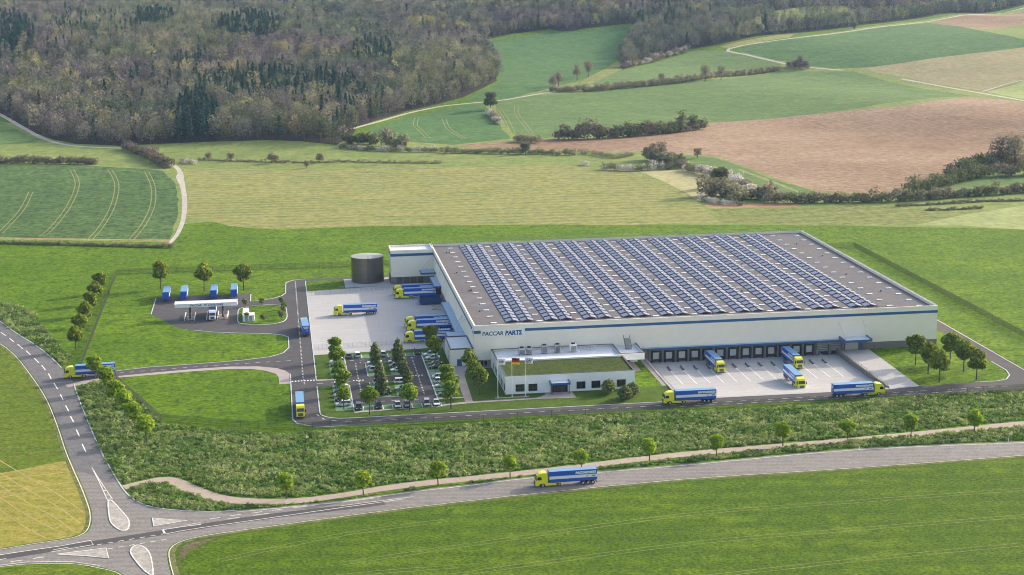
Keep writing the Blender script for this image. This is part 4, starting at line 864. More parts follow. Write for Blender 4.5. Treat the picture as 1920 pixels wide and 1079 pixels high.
# ---------------------------------------------------------------- open skip, charging station
sk = empty('open_skip', (-5.3, 104.0, ZR), label='dark blue open skip container standing beside the trucks at the left docks', cat='skip')
b = MB(); b.box(-4.3, 4.3, -3.2, 3.2, .25, .4); b.box(-4.3, 4.3, -3.2, -3.0, .4, 2.5); b.box(-4.3, 4.3, 3.0, 3.2, .4, 2.5); b.box(-4.3, -4.1, -3.0, 3.0, .4, 2.5); b.box(4.1, 4.3, -3.0, 3.0, .4, 2.5); b.build('body', 'tbluedark', sk)
b = MB(); b.box(-4.4, 4.4, -3.3, -3.2, 2.3, 2.55); b.box(-4.4, 4.4, 3.2, 3.3, 2.3, 2.55); b.box(-4.4, -4.3, -3.2, 3.2, 2.3, 2.55); b.box(4.3, 4.4, -3.2, 3.2, 2.3, 2.55); b.build('rim', 'tbluedark', sk)
b = MB(); [b.box(-4.2 + i * .9, -4.05 + i * .9, -3.3, -3.2, .3, 2.3) for i in range(10)]; b.build('rib', 'tbluedark', sk)
cs = empty('charging_canopy', (0, 0, ZR), label='white charging station canopy lettered EV CHARGING on dark posts over the truck bays', cat='canopy')
rf = MB().box(-103.4, -80, 92.4, 97.6, 4.7, 6.0).build('canopy', 'white', cs)
b = MB(); b.box(-103.5, -79.9, 92.3, 92.5, 6.0, 6.15); b.box(-103.5, -79.9, 97.5, 97.7, 6.0, 6.15); b.box(-103.5, -103.3, 92.5, 97.5, 6.0, 6.15); b.box(-80.1, -79.9, 92.5, 97.5, 6.0, 6.15); b.build('roof_edge', 'white', rf)
def ev_text(s, x, size, mat): link('lettering', text_mesh(s, size, mat, .1, .03), rf, basis=Matrix(((1, 0, 0, x), (0, 0, -1, 92.38), (0, 1, 0, 5.0), (0, 0, 0, 1))))
ev_text('PACCAR', -97.6, 1.1, 'txtgrey'); ev_text('EV CHARGING', -92.6, 1.1, 'txtblue')
for x in (-97.9, -85.6):
    b = MB(); b.box(x - .35, x + .35, 93.2, 93.9, 0, 4.7); b.box(x - .3, x + .3, 96.2, 96.8, 0, 4.7); b.build('post', 'bronze', cs)
    MB().box(x - 1.5, x + 1.5, 91.2, 98.4, 0, .18).build('island', 'paving', cs)
    b = MB(); b.box(x - .35, x + .35, 94.3, 95.1, .18, 2.1); b.build('charger', 'white', cs)
for k, x in enumerate((-99.9, -96.2, -87.5, -83.8, -91.6)):
    b = MB(); b.tube((x, 90.3, .75), (x, 101.5, .75), .2, n=8); [b.tube((x, y, 0), (x, y, .75), .14, n=6) for y in (90.5, 94, 98, 101.3)]; b.build('guard_rail', 'white', cs)
tb = empty('transformer_cabinet', (0, 0, ZR), label='larger white L-shaped cabinet block on the small grass island', cat='cabinet')
b = MB(); b.box(-78, -73.6, 84.2, 89.0, .1, 2.5); b.box(-78, -75.8, 89, 98.2, .1, 2.4); b.build('casing', 'white', tb)
b = MB(); b.box(-77.2, -76.1, 84.13, 84.2, .3, 2.2); b.box(-75.6, -74.5, 84.13, 84.2, .3, 2.2); b.build('door', 'galv', tb)

# ---------------------------------------------------------------- trucks
def wheel(par, x, y, r=.53, w=.34, z=None):
    s = 1 if y > 0 else -1
    if ('w', r, w, s) not in MC:
        b = MB(); b.cyl((0, -w / 2, 0), r, w, 'y', 18); MC['w', r, w, s] = b.mesh('wheel', 'tyre')
        b = MB(); b.cyl((0, s * w / 2 - .01, 0), r * .56, .03, 'y', 12); MC['r', r, w, s] = b.mesh('rim', 'rim')
        b = MB(); b.cyl((0, s * w / 2 + .02, 0), r * .2, .03, 'y', 8); MC['h', r, w, s] = b.mesh('hub', 'chassis')
    o = link('wheel', MC['w', r, w, s], par, loc=(x, y, r)); link('rim', MC['r', r, w, s], o); link('hub', MC['h', r, w, s], o)
MC = {}
def trailer_parts(t, y_off=0, text=True):
    X0, X1 = -8.25, 4.55
    bx = MB().box(X0, X1, -1.27, 1.27, 1.2, 4.08).build('trailer', 'tblue', t)
    MB().box(X0 + .05, X1 - .05, -1.22, 1.22, 4.08, 4.12).build('roof', 'troof', bx)
    b = MB(); b.box(X0 + .05, X1 - .05, -1.285, -1.27, 2.02, 2.82); b.box(X0 + .05, X1 - .05, 1.27, 1.285, 2.02, 2.82); b.build('stripe', 'txtwhite', bx)
    b = MB(); b.box(X0 - .03, X0, -1.2, -.03, 1.25, 4.0); b.box(X0 - .03, X0, .03, 1.2, 1.25, 4.0); b.build('rear_door', 'tblue', bx)
    b = MB(); [b.box(X0 - .07, X0 - .03, y - .03, y + .03, 1.3, 3.95) for y in (-.75, -.35, .35, .75)]; b.build('locking_bar', 'galv', bx)
    b = MB(); b.box(X0 + .3, X1 - .4, -.5, .5, .85, 1.2); b.box(X0, X0 + .15, -1.2, 1.2, .45, .75); b.build('chassis', 'chassis', t)
    b = MB(); [b.box(1.6, 1.75, s * .9 - .07, s * .9 + .07, .1, 1.2) for s in (-1, 1)]; [b.tube((2.6, s * .9, 1.1), (1.7, s * .9, .3), .05) for s in (-1, 1)]; b.build('landing_leg', 'chassis', t)
    b = MB(); b.box(X0 - .05, X0, -1.15, -.75, .5, .7); b.box(X0 - .05, X0, .75, 1.15, .5, .7); b.build('tail_lamp', 'lampred', t)
    for x in (-7.15, -5.85, -4.55):
        for s in (-1, 1): wheel(t, x, s * 1.08)
    if text:
        for key, s_, size, mat, z, xr, bo in (('t1', 'PACCARPARTS', .78, 'txtwhite', 3.14, .15, .075), ('t2', 'TRP', .4, 'red', 2.26, 2.1, .015), ('t3', 'DAF', .5, 'txtblue', 2.22, .3, .04)):
            if key not in MC: MC[key] = text_mesh(s_, size, mat, .15, bo, 1.05, 'RIGHT')
            xe = X0 + .2 + xr   # reader's right end on the left side = rear
            link('lettering', MC[key], bx, basis=Matrix(((-1, 0, 0, xe), (0, 0, 1, 1.29), (0, 1, 0, z), (0, 0, 0, 1))))
            link('lettering', MC[key], bx, basis=Matrix(((1, 0, 0, X1 - .2 - xr), (0, 0, -1, -1.29), (0, 1, 0, z), (0, 0, 0, 1))))
        for key, s_, size, z in (('b1', 'PACCAR', .48, 3.45), ('b2', 'PARTS', .52, 2.9), ('b3', 'DAF', .3, 2.1)):
            if key not in MC: MC[key] = text_mesh(s_, size, 'txtwhite', .1, .035, 1, 'CENTER')
            link('lettering', MC[key], bx, basis=Matrix(((0, 0, -1, X0 - .09), (-1, 0, 0, 0 if key != 'b3' else -.5), (0, 1, 0, z), (0, 0, 0, 1))))
    return bx
def bevel_mesh(me, w=.08, seg=2):
    bm = bmesh.new(); bm.from_mesh(me); bmesh.ops.bevel(bm, geom=bm.edges[:], offset=w, segments=seg, affect='EDGES', clamp_overlap=True); bm.to_mesh(me); bm.free()
    me.polygons.foreach_set('use_smooth', [False] * len(me.polygons)); return me
def tractor_parts(t, paint):
    prof = [(4.95, .95), (5.0, 3.55), (5.4, 3.85), (6.4, 3.86), (7.25, 3.62), (7.85, 3.05), (8.08, 2.1), (8.25, 1.75), (8.25, .42), (7.3, .42), (7.05, .95)]
    b = MB(); b.prism(prof, -1.24, 1.24); me = bevel_mesh(b.mesh('cab', paint), .07); cab = link('cab', me, t)
    b = MB(); b.prism([(2.7, .42), (2.7, 1.0), (5.0, 1.1), (5.9, .95), (5.7, .42)], -1.22, -.75); b.prism([(2.7, .42), (2.7, 1.0), (5.0, 1.1), (5.9, .95), (5.7, .42)], .75, 1.22); b.build('side_skirt', paint, t)
    b = MB(); b.prism([(1.0, 1.0), (1.2, 1.15), (2.5, 1.15), (2.7, 1.0)], -1.22, -.8); b.prism([(1.0, 1.0), (1.2, 1.15), (2.5, 1.15), (2.7, 1.0)], .8, 1.22); b.build('mudguard', paint, t)
    # windscreen sits proud on the raked front
    b = MB(); b.add([(8.13, -1.08, 2.12), (8.13, 1.08, 2.12), (7.92, 1.04, 3.0), (7.92, -1.04, 3.0), (8.06, -1.08, 2.12), (8.06, 1.08, 2.12), (7.84, 1.04, 3.0), (7.84, -1.04, 3.0)], [(0, 1, 2, 3), (4, 7, 6, 5), (0, 4, 5, 1), (3, 2, 6, 7), (0, 3, 7, 4), (1, 5, 6, 2)]); b.build('windscreen', 'glass', cab)
    b = MB()
    for s in (-1, 1): b.prism([(6.55, 2.05), (6.7, 2.85), (7.6, 2.85), (7.8, 2.1), (7.3, 1.95)], s * 1.245 - .02, s * 1.245 + .02)
    b.build('side_window', 'glass', cab)
    gr = MB(); gr.box(8.25, 8.3, -.75, .75, .75, 1.75); g_ = gr.build('grille', 'chrome', cab); b = MB(); [b.box(8.3, 8.33, -.7, .7, .82 + i * .18, .9 + i * .18) for i in range(5)]; b.build('grille_bar', 'black', g_)
    MB().box(8.2, 8.34, -1.2, 1.2, .38, .62).build('bumper', 'chassis', cab)
    for s in (-1, 1):
        MB().box(8.24, 8.31, s * 1.0 - .18, s * 1.0 + .18, .72, .98).build('headlight', 'lampw', cab)
        b = MB(); b.box(8.0, 8.15, s * 1.48 - .12, s * 1.48 + .12, 2.0, 2.85); b.box(8.02, 8.1, min(s * 1.24, s * 1.4), max(s * 1.24, s * 1.4), 2.65, 2.72); b.build('mirror', 'chassis', cab)
        wheel(t, 6.25, s * 1.07); wheel(t, 1.85, s * 1.07)
    MB().box(7.55, 7.95, -1.1, 1.1, 3.02, 3.1).build('sun_visor', 'chassis' , cab)
    MB().box(1.2, 5.2, -.45, .45, .6, .95).build('chassis', 'chassis', t)
def new_truck(paint, text=True):
    t = empty('truck', (0, 0, 0), cat='truck'); trailer_parts(t, text=text); tractor_parts(t, paint); return reg(t)
TR = new_truck('yellow'); GT = 'yellow and blue trucks of the site'
def site_pt(x, y): return (x, y)
trucks = [ # centre u, v, heading deg, label
    (59.9, -55.6, 180, 'yellow truck with blue trailer driving left on the ring road before the docks'),
    (113.3, -57.4, 0, 'yellow truck with blue trailer driving right past the ramp on the front ring road'),
    (8.9, -127.3, 182, 'yellow and blue truck alone on the public road beside the cycle path'),
    (-127.2, 12.0, 186, 'yellow truck with blue trailer leaving by the left gate behind a young tree'),
    (-35.4, 88.9, 180, 'yellow truck with blue trailer standing free in the middle of the left yard'),
    (-10.4, 122.0, 180, 'farthest yellow truck docked at the left wall, half hidden by the next'),
    (-10.2, 115.0, 180, 'docked yellow truck at the left wall right behind the blue skip'),
    (-10.2, 64.0, 180, 'farther of the two adjacent yellow trucks docked in the middle of the left wall'),
    (-10.0, 57.5, 180, 'nearer of the two adjacent yellow trucks docked in the middle of the left wall'),
    (-12.3, 40.0, 180, 'yellow truck docked nearest the entrance block, its trailer behind a tree'),
    (-55.2, 63.5, 92, 'blue trailer truck seen from behind driving up the inner road by the left yard'),
    (-58.9, -43.6, -90, 'yellow truck coming towards the viewer at the lower left corner of the inner road'),
    (79.9, -10.8, -90, 'yellow truck docked at the front docks, fifth bay from the left'),
    (106.8, -10.3, -90, 'yellow truck docked at the front docks near the right end'),
    (99.4, -36.0, -90, 'yellow truck pulling out in the open front yard below the docked one'),
]
for i, (u, v, a, lab) in enumerate(trucks):
    z = ZR
    if 58.6 < u < 125 and v > -50: z = apron_z(v) if v < -28 else -1.3 + ZR
    o = place(TR, (u, v, z), R(a), lab, GT, i == 0)
    if lab.startswith('yellow truck pulling'): o.rotation_euler = (0, R(1.6), R(a)); o.location.z = -1.02
wt = new_truck('white', True); wt.location = (-89.4, 96.2, ZR); wt.rotation_euler = (0, 0, R(-90)); wt['label'] = 'white truck with a blue trailer charging under the white canopy'
tr0 = empty('parked_trailer', (0, 0, 0), cat='trailer'); trailer_parts(tr0); reg(tr0)
for i, (u, lab) in enumerate(((-108.8, 'leftmost blue trailer, standing clear of the charging canopy'), (-101.8, 'blue trailer second from left behind the charging canopy'), (-90.0, 'blue trailer third from left behind the charging canopy'), (-82.0, 'rightmost blue trailer behind the charging canopy'))):
    place(tr0, (u, 128.6 + 1.8, ZR), R(-90), lab, 'blue trailers parked by the charging station', i == 0)

# ---------------------------------------------------------------- cars
def car(kind, colour):
    t = empty('parked_car', (0, 0, 0), cat='car'); L2 = 2.5; hw = 1.0
    suv = kind == 'suv'; hb = .98 if suv else .86; hr = 1.72 if suv else 1.48
    # body: closed loft of cross sections
    st = [(-L2, .45, .62, .80), (-L2 + .12, .32, hb - .02, .93), (-1.4, .25, hb, hw), (0, .24, hb - .02, hw), (1.1, .25, hb - .04, hw), (L2 - .5, .28, hb - .16, .96), (L2 - .08, .34, hb - .28, .85), (L2, .45, .58, .72)]
    b = MB(); vs = []; 
    for x, zb, zt_, w in st: vs += [(x, -w * .92, zb), (x, -w, (zb + zt_) / 2), (x, -w * .94, zt_), (x, w * .94, zt_), (x, w, (zb + zt_) / 2), (x, w * .92, zb)]
    n = 6; fs = [tuple(range(5, -1, -1)), tuple(range(len(vs) - 6, len(vs)))]
    for i in range(len(st) - 1):
        for j in range(n): a = i * n + j; c = i * n + (j + 1) % n; fs.append((a, a + n, c + n, c)[::-1])
    b.add(vs, fs); body = b.build('body', 'car_' + colour, t)
    bm = bmesh.new(); bm.from_mesh(body.data); bmesh.ops.recalc_face_normals(bm, faces=bm.faces[:]); bm.to_mesh(body.data); bm.free()
    xr0, xr1, xf0, xf1 = ((-2.35, -2.0, .55, 1.35) if suv else (-2.0, -1.15, .35, 1.25))
    zb = hb - .03
    g = MB(); wb, wt2 = .90, .72
    g.add([(xr0, -wb, zb), (xf1, -wb, zb), (xf0, -wt2, hr), (xr1, -wt2, hr), (xr0, wb, zb), (xf1, wb, zb), (xf0, wt2, hr), (xr1, wt2, hr)], [(0, 1, 2, 3), (7, 6, 5, 4), (0, 3, 7, 4), (1, 5, 6, 2), (3, 2, 6, 7), (0, 4, 5, 1)]); g.build('windows', 'glass', t)
    MB().box(xr1 - .02, xf0 + .02, -wt2 - .02, wt2 + .02, hr - .01, hr + .05).build('roof', 'car_' + colour, body)
    p = MB()
    for s in (-1, 1):
        for (xa, xb) in ((xr1, xr0), (xf0, xf1), ((xr1 + xf0) / 2, (xr1 + xf0) / 2 - .05)): p.tube((xa, s * (wt2 + .01), hr), (xb, s * (wb + .01), zb), .05, n=4)
    p.build('pillar', 'car_' + colour, body)
    for s in (-1, 1):
        MB().box(L2 - .2, L2 - .02, s * .66 - .16, s * .66 + .16, hb - .34, hb - .2).build('headlight', 'lampw', body)
        MB().box(-L2 - .01, -L2 + .16, s * .72 - .14, s * .72 + .14, .62, .82).build('tail_light', 'lampred', body)
        wheel(t, 1.5, s * .92, .36, .24); wheel(t, -1.45, s * .92, .36, .24)
    MB().box(L2 - .03, L2 + .02, -.5, .5, .38, .56).build('grille', 'black', body)
    return reg(t)
GC = 'cars in the car park'
cars = [ # u, v, heading, kind, colour, label
    (-45.3, 14.6, 180, 'suv', 'white', 'white car farthest up the left column of bays, under the tree crowns'),
    (-45.2, 10.6, 0, 'sedan', 'black', 'dark car second from the top of the left column of bays'),
    (-45.2, 1.4, 180, 'sedan', 'grey', 'grey car in the upper left column just below an empty bay'),
    (-45.0, -4.4, 180, 'suv', 'white', 'white car in the left column just above the car park entry'),
    (-45.5, -17.4, 0, 'suv', 'white', 'white car in the left column just below the car park entry'),
    (-45.5, -23.6, 180, 'sedan', 'black', 'black car in the lower left column between two white cars'),
    (-45.5, -28.6, 0, 'sedan', 'white', 'white car in the lower left column just above the dark one with red lamp'),
    (-45.5, -33.8, 0, 'sedan', 'olive', 'dark car with a bright red tail lamp above the nearest white estate'),
    (-45.5, -39.6, 180, 'suv', 'white', 'nearest white estate car at the lower left corner of the car park'),
    (-41.1, -44.0, -90, 'suv', 'black', 'leftmost car of the front row, black with a light roof window'),
    (-35.0, -43.7, -90, 'suv', 'black', 'second black car of the front row, alone between green bays'),
    (-29.1, -43.6, -90, 'sedan', 'silver', 'silver car in the middle of the front row beside a twin'),
    (-26.1, -43.5, -90, 'sedan', 'grey', 'grey car in the middle of the front row left of a tree trunk'),
    (-20.1, -43.3, -90, 'suv', 'silver', 'silver car second from the right end of the front row'),
    (-17.1, -43.3, -90, 'sedan', 'white', 'white car at the right end of the front row'),
    (-41.1, 22.0, 90, 'sedan', 'grey', 'grey car leftmost in the back row along the yard wall'),
    (-38.1, 22.2, 90, 'suv', 'white', 'white car second from left in the back row'),
    (-29.2, 22.2, 90, 'suv', 'silver', 'silver car half hidden by the left conical tree in the back row'),
    (-17.4, 22.6, -90, 'suv', 'black', 'black car alone at the right end of the back row'),
    (-32.8, 11.0, 180, 'sedan', 'white', 'white car at the top of the left inner column with a red lamp'),
    (-32.8, 5.6, 180, 'sedan', 'grey', 'grey car below the white one in the left inner column'),
    (-32.8, .4, 0, 'suv', 'white', 'white car lowest in the upper part of the left inner column'),
    (-32.6, -15.6, 0, 'suv', 'white', 'white car behind the tree at the top of the lower left inner column'),
    (-32.6, -24.2, 0, 'suv', 'black', 'black estate behind the pickup in the lower left inner column'),
    (-32.4, -29.0, 180, 'sedan', 'black', 'long black car lowest in the left inner column'),
    (-25.8, 10.6, 180, 'suv', 'silver', 'silver car with dark windows at the top of the right inner column'),
    (-25.8, 4.8, 0, 'sedan', 'grey', 'grey car second in the right inner column'),
    (-25.8, -.6, 180, 'sedan', 'white', 'white car third in the right inner column'),
    (-25.8, -16.2, 0, 'suv', 'white', 'large white car at the top of the lower right inner column'),
    (-25.8, -24.4, 180, 'sedan', 'silver', 'silver car below the large white one in the right inner column'),
    (-13.1, 18.6, 180, 'suv', 'white', 'topmost white car in the right column by the entrance block'),
    (-12.8, 14.2, 180, 'sedan', 'white', 'low white car second from the top of the right column'),
    (-12.8, 5.6, 180, 'sedan', 'olive', 'farther of the two dark cars in the right column'),
    (-12.9, 1.2, 180, 'sedan', 'black', 'nearer of the two dark cars in the right column'),
    (-13.0, -11.6, 0, 'sedan', 'white', 'white car just below the cross path in the right column'),
    (-12.9, -17.8, 0, 'suv', 'white', 'middle white car of the three below the cross path'),
    (-12.9, -22.8, 180, 'sedan', 'white', 'lowest of the three white cars in the right column'),
    (-12.9, -33.4, 180, 'suv', 'olive', 'dark olive car alone at the bottom of the right column'),
]
proto = {}
for (u, v, a, kd, c, lab) in cars:
    first = (kd, c) not in proto
    if first: proto[kd, c] = car(kd, c)
    z = ZR + (.09 if -36 < u < -22.6 and v < 13 and v > -33 else .004)
    place(proto[kd, c], (u, v, z), R(a + rnd.uniform(-2, 2)), lab, GC, first)
# external stair at the left docks and bicycle-like trolley on the ramp wall
es = empty('dock_stair', (-1.8, 92, ZR), label='steel stair with handrails up to the left dock doors beyond the skip', cat='stair')
b = MB(); [b.box(-4 + i * .4, -3.6 + i * .4, -.6, .6, .15 * i, .15 * i + .06) for i in range(10)]; b.build('step', 'steel', es); b = MB(); [b.tube((-4, s, 1), (0, s, 2.4), .05) for s in (-.6, .6)]; b.build('handrail', 'steel', es)

# ---------------------------------------------------------------- trees near the site
def leaf_cloud(rs, clumps, n, size, mats=0):
    """leaf faces scattered in the outer shell of several clumps; clumps = (centre, radius)"""
    vol = np.array([c[1][0] * c[1][1] * c[1][2] for c in clumps]) ** .7; cnt = np.maximum(8, (n * vol / vol.sum()).astype(int))
    V = []
    for (c, r), k in zip(clumps, cnt):
        d = rs.normal(size=(k, 3)); d /= np.linalg.norm(d, axis=1)[:, None]
        rad = rs.uniform(.5, 1.0, k) ** .5 * rs.choice([1.0, 1.0, 1.0, 1.22], k)
        p = np.array(c) + d * np.array(r) * rad[:, None]
        nrm = d + rs.normal(scale=.55, size=(k, 3)); nrm /= np.linalg.norm(nrm, axis=1)[:, None]
        a = np.cross(nrm, rs.normal(size=(k, 3))); a /= np.linalg.norm(a, axis=1)[:, None]; b = np.cross(nrm, a)
        s = (size * rs.uniform(.6, 1.35, k))[:, None]
        V.append(np.stack([p - a * s, p - b * s * .7, p + a * s, p + b * s * .7], 1))
    return np.concatenate(V).reshape(-1, 3)
def mesh_of(name, lv, mb, mats):
    """leaf quads (material 0) plus whatever mb holds (material 1)"""
    nv = len(lv); fs = np.arange(nv).reshape(-1, 4).tolist(); vs = lv.tolist()
    if mb: fs += [tuple(i + nv for i in f) for f in mb.f]; vs += mb.v
    me = bpy.data.meshes.new(name); me.from_pydata(vs, [], fs)
    for m in mats: me.materials.append(M[m])
    if mb:
        mi = [0] * (nv // 4) + [1] * len(mb.f); me.polygons.foreach_set('material_index', mi)
    me.update(); return me
def broad_tree(seed, h, cr, leafm, trunk_h=.42, n=2600, size=.34, squash=1.0, trunk_r=.16):
    """returns trunk mesh and crown mesh of a planted tree of height h and crown radius cr"""
    rs = np.random.RandomState(seed); th = h * trunk_h; tb_ = MB(); ch = h - th
    top = (rs.uniform(-.2, .2), rs.uniform(-.2, .2), th * 1.12)
    tb_.tube((0, 0, -.1), top, trunk_r * 1.25, trunk_r * .8, 7)
    clumps = []
    for i in range(15):
        a = i * 2.4 + rs.uniform(-.4, .4); rr = cr * rs.uniform(.35, .74); z = th + ch * (.18 + .66 * ((i * .7549) % 1))
        f = math.sin(math.pi * min(1, max(.16, (z - th) / ch))) ** .6
        c = (math.cos(a) * rr * f, math.sin(a) * rr * f, z); r = cr * rs.uniform(.30, .46)
        clumps.append((c, (r, r, r * .85 * squash)))
        tb_.tube(top, (c[0] * .85, c[1] * .85, c[2]), trunk_r * .5, .03, 4)
    clumps.append(((0, 0, th + ch * .5), (cr * .6, cr * .6, ch * .42)))
    clumps.append(((0, 0, th + ch * .84), (cr * .42, cr * .42, ch * .17)))
    lv = leaf_cloud(rs, clumps, n, size)
    return tb_.mesh('trunk', 'bark'), mesh_of('crown', lv, None, [leafm])
def cone_tree(seed, h, cr, leafm, n=2600, size=.32):
    rs = np.random.RandomState(seed); tb_ = MB(); tb_.tube((0, 0, -.1), (0, 0, h * .8), .18, .04, 6); clumps = []
    for i in range(22):
        t = (i + .5) / 22; z = h * (.16 + .80 * t); w = cr * (math.sin(math.pi * (t * .82 + .16)) ** .8); a = i * 2.4
        clumps.append(((math.cos(a) * w * .45, math.sin(a) * w * .45, z), (w * .62, w * .62, h * .075)))
        tb_.tube((0, 0, z - .6), (math.cos(a) * w * .7, math.sin(a) * w * .7, z), .05, .02, 4)
    return tb_.mesh('trunk', 'bark'), mesh_of('crown', leaf_cloud(rs, clumps, n, size), None, [leafm])
def tree(kind, meshes, u, v, s, rz, label, group, z=0.0, cat='tree'):
    t = empty(kind, (u, v, z), rz, label, cat, group); t.scale = (s * rnd.uniform(.92, 1.08), s * rnd.uniform(.92, 1.08), s * rnd.uniform(.92, 1.08))
    link('trunk', meshes[0], t); link('crown', meshes[1], t); return t
br = [broad_tree(10 + i, 8.4, 2.75, 'leaf_lot', .40, n=1700, size=.38) for i in range(4)]
st_ = [broad_tree(30 + i, 7.0, 2.6, 'leaf_street', .38, n=2000, size=.36) for i in range(4)]
dk = [broad_tree(50 + i, 10.8, 3.5, 'leaf_dark', .38, n=3000, size=.5, trunk_r=.2) for i in range(4)]
cn = [cone_tree(70 + i, 9.5, 2.1, 'leaf_olive') for i in range(3)]
sh_ = [cone_tree(80 + i, 4.8, 2.3, 'leaf_olive', n=1500) for i in range(2)]
def ord_(i): return ('first', 'second', 'third', 'fourth', 'fifth', 'sixth', 'seventh', 'eighth', 'ninth', 'tenth', 'eleventh')[i]
def at_px(x, y): return G(x, y)
k = 0
for i, (x, y) in enumerate([(629, 676), (633, 697), (637, 721), (641, 742), (645, 768)]):
    u, v = at_px(x, y); tree('young_tree', br[i % 4], u, v, (.98, 1.05, .95, 1.06, 1.0)[i], i * 1.3, f'leafy young tree over the left column of car bays, {ord_(i)} from the yard', 'trees along the left column of the car park')
for (x, y), lab, j in [((693, 778), 'leafy young tree standing left in the front strip of the car park', 1), ((768.7, 771), 'leafy young tree in the middle of the front strip of the car park', 2), ((846, 767), 'nearest leafy tree of the right column beside the foot path', 3),
                       ((838, 728), 'farthest leafy tree of the right column beside the foot path', 0), ((846, 748), 'middle leafy tree of the right column beside the foot path', 2)]:
    u, v = at_px(x, y); tree('young_tree', br[j], u, v, 1.0 + .05 * (j - 1), j, lab, 'trees round the car park')
for (x, y), lab, j, s in [((808, 657), 'dark leafy tree standing before the nearest docked truck', 0, .82), ((816, 680), 'dark leafy tree at the top of the right column beside the entrance block', 1, .82),
                       ((880, 702), 'farthest of the three leafy trees between entrance block and office', 2, .8), ((889, 722), 'middle of the three leafy trees between entrance block and office', 3, .8), ((899, 741), 'nearest of the three leafy trees between entrance block and office', 1, .84)]:
    u, v = at_px(x, y); tree('leafy_tree', dk[j], u, v, s, j, lab, 'leafy trees near the entrance')
for (x, y), lab, j in [((704, 691), 'left conical grey-green tree at the back of the car park', 0), ((747, 689), 'right conical grey-green tree at the back of the car park', 1), ((711.5, 721), 'upper conical tree in the left inner island', 2), ((717, 744), 'lower conical tree in the left inner island', 0),
                       ((755, 709), 'upper conical tree in the right inner island', 1), ((765, 732), 'lower conical tree in the right inner island', 2)]:
    u, v = at_px(x, y); tree('conical_tree', cn[j], u, v, (.86 if 'island' in lab else 1.0), j * 2, lab, 'conical trees in the car park')
for (x, y), lab, j in [((1141, 739), 'rounded olive shrub before the office windows, set apart left of the pair', 0), ((1172, 751), 'nearer olive shrub of the pair at the right end of the office', 1), ((1186, 744), 'farther olive shrub of the pair at the right end of the office', 0)]:
    u, v = at_px(x, y); tree('olive_shrub', sh_[j], u, v, 1.0, j, lab, 'olive shrubs before the office', cat='shrub')
for i, (u, v) in enumerate([(144.6, -24.6), (144.5, -36), (144, -46.8), (157.2, -23.4), (156.9, -35.5), (156.5, -46.5)]):
    tree('leafy_tree', dk[(i * 3) % 4], u, v, 1.0, i * 1.1, f'{("far","middle","near")[i % 3]} tree of the {("left","right")[i // 3]} row on the lawn right of the ramp', 'six trees on the lawn right of the ramp')
for i, (u, v) in enumerate([(-112.5, 153.6), (-94.5, 145.2), (-78.4, 143.8)]):
    tree('leafy_tree', dk[(i + 1) % 4], u, v, 1.08, i * 2, f'{("left","middle","right")[i]} tall tree behind the charging station trailers', 'three trees behind the charging station')
for i, (x, y) in enumerate([(189, 551), (180, 570), (171, 591), (161.5, 612), (151.5, 634), (142.5, 657)]):
    u, v = at_px(x, y); tree('leafy_tree', dk[i % 4], u, v, .84, i * 1.7, f'{ord_(i)} tree from the far end of the row along the left fence', 'row of trees along the left fence')
for i, (x, y) in enumerate([(179, 711), (200, 735), (218, 760), (235, 781), (252, 802), (275, 829)]):
    u, v = at_px(x, y); tree('bright_tree', st_[i % 4], u, v, 1.12, i * 1.7, f'{ord_(i)} bright green tree down from the left gate in the rough bank', 'row of bright trees below the left gate')
for i, (x, y) in enumerate([(537, 936), (681.7, 929), (821.7, 911), (956.7, 896), (1090, 886), (1218, 864), (1344, 857), (1468, 836), (1589, 826), (1707.7, 822), (1827, 813)]):
    u, v = at_px(x, y); tree('bright_tree', st_[i % 4], u, v, (.95, .92, .9, .9, .9, .92, .92, .92, .94, 1.0, 1.05)[i], i * 1.7, f'{ord_(i)} bright green tree from the left along the cycle path', 'bright young trees along the cycle path')
sm_t = [broad_tree(90 + i, 2.9, 1.15, 'leaf_olive', .28, n=420, size=.2, trunk_r=.07) for i in range(2)]
for i, ((x, y), lab) in enumerate([((491, 573), 'small shrub tree at the upper edge of the grass island'), ((528, 572), 'small shrub tree farthest right at the top of the grass island'), ((533, 581), 'small shrub tree second down on the right of the grass island'), ((531, 590), 'small shrub tree third down on the right of the grass island'),
                          ((527.5, 599), 'small shrub tree lowest on the right of the grass island'), ((494, 605), 'small shrub tree at the lower middle of the grass island'), ((463, 603), 'small shrub tree in front of the white cabinet'), ((460, 576), 'small shrub tree behind the white cabinet')]):
    u, v = at_px(x, y); tree('small_tree', sm_t[i % 2], u, v, 1.15, i, lab, 'small shrub trees on the grass island', z=.1)

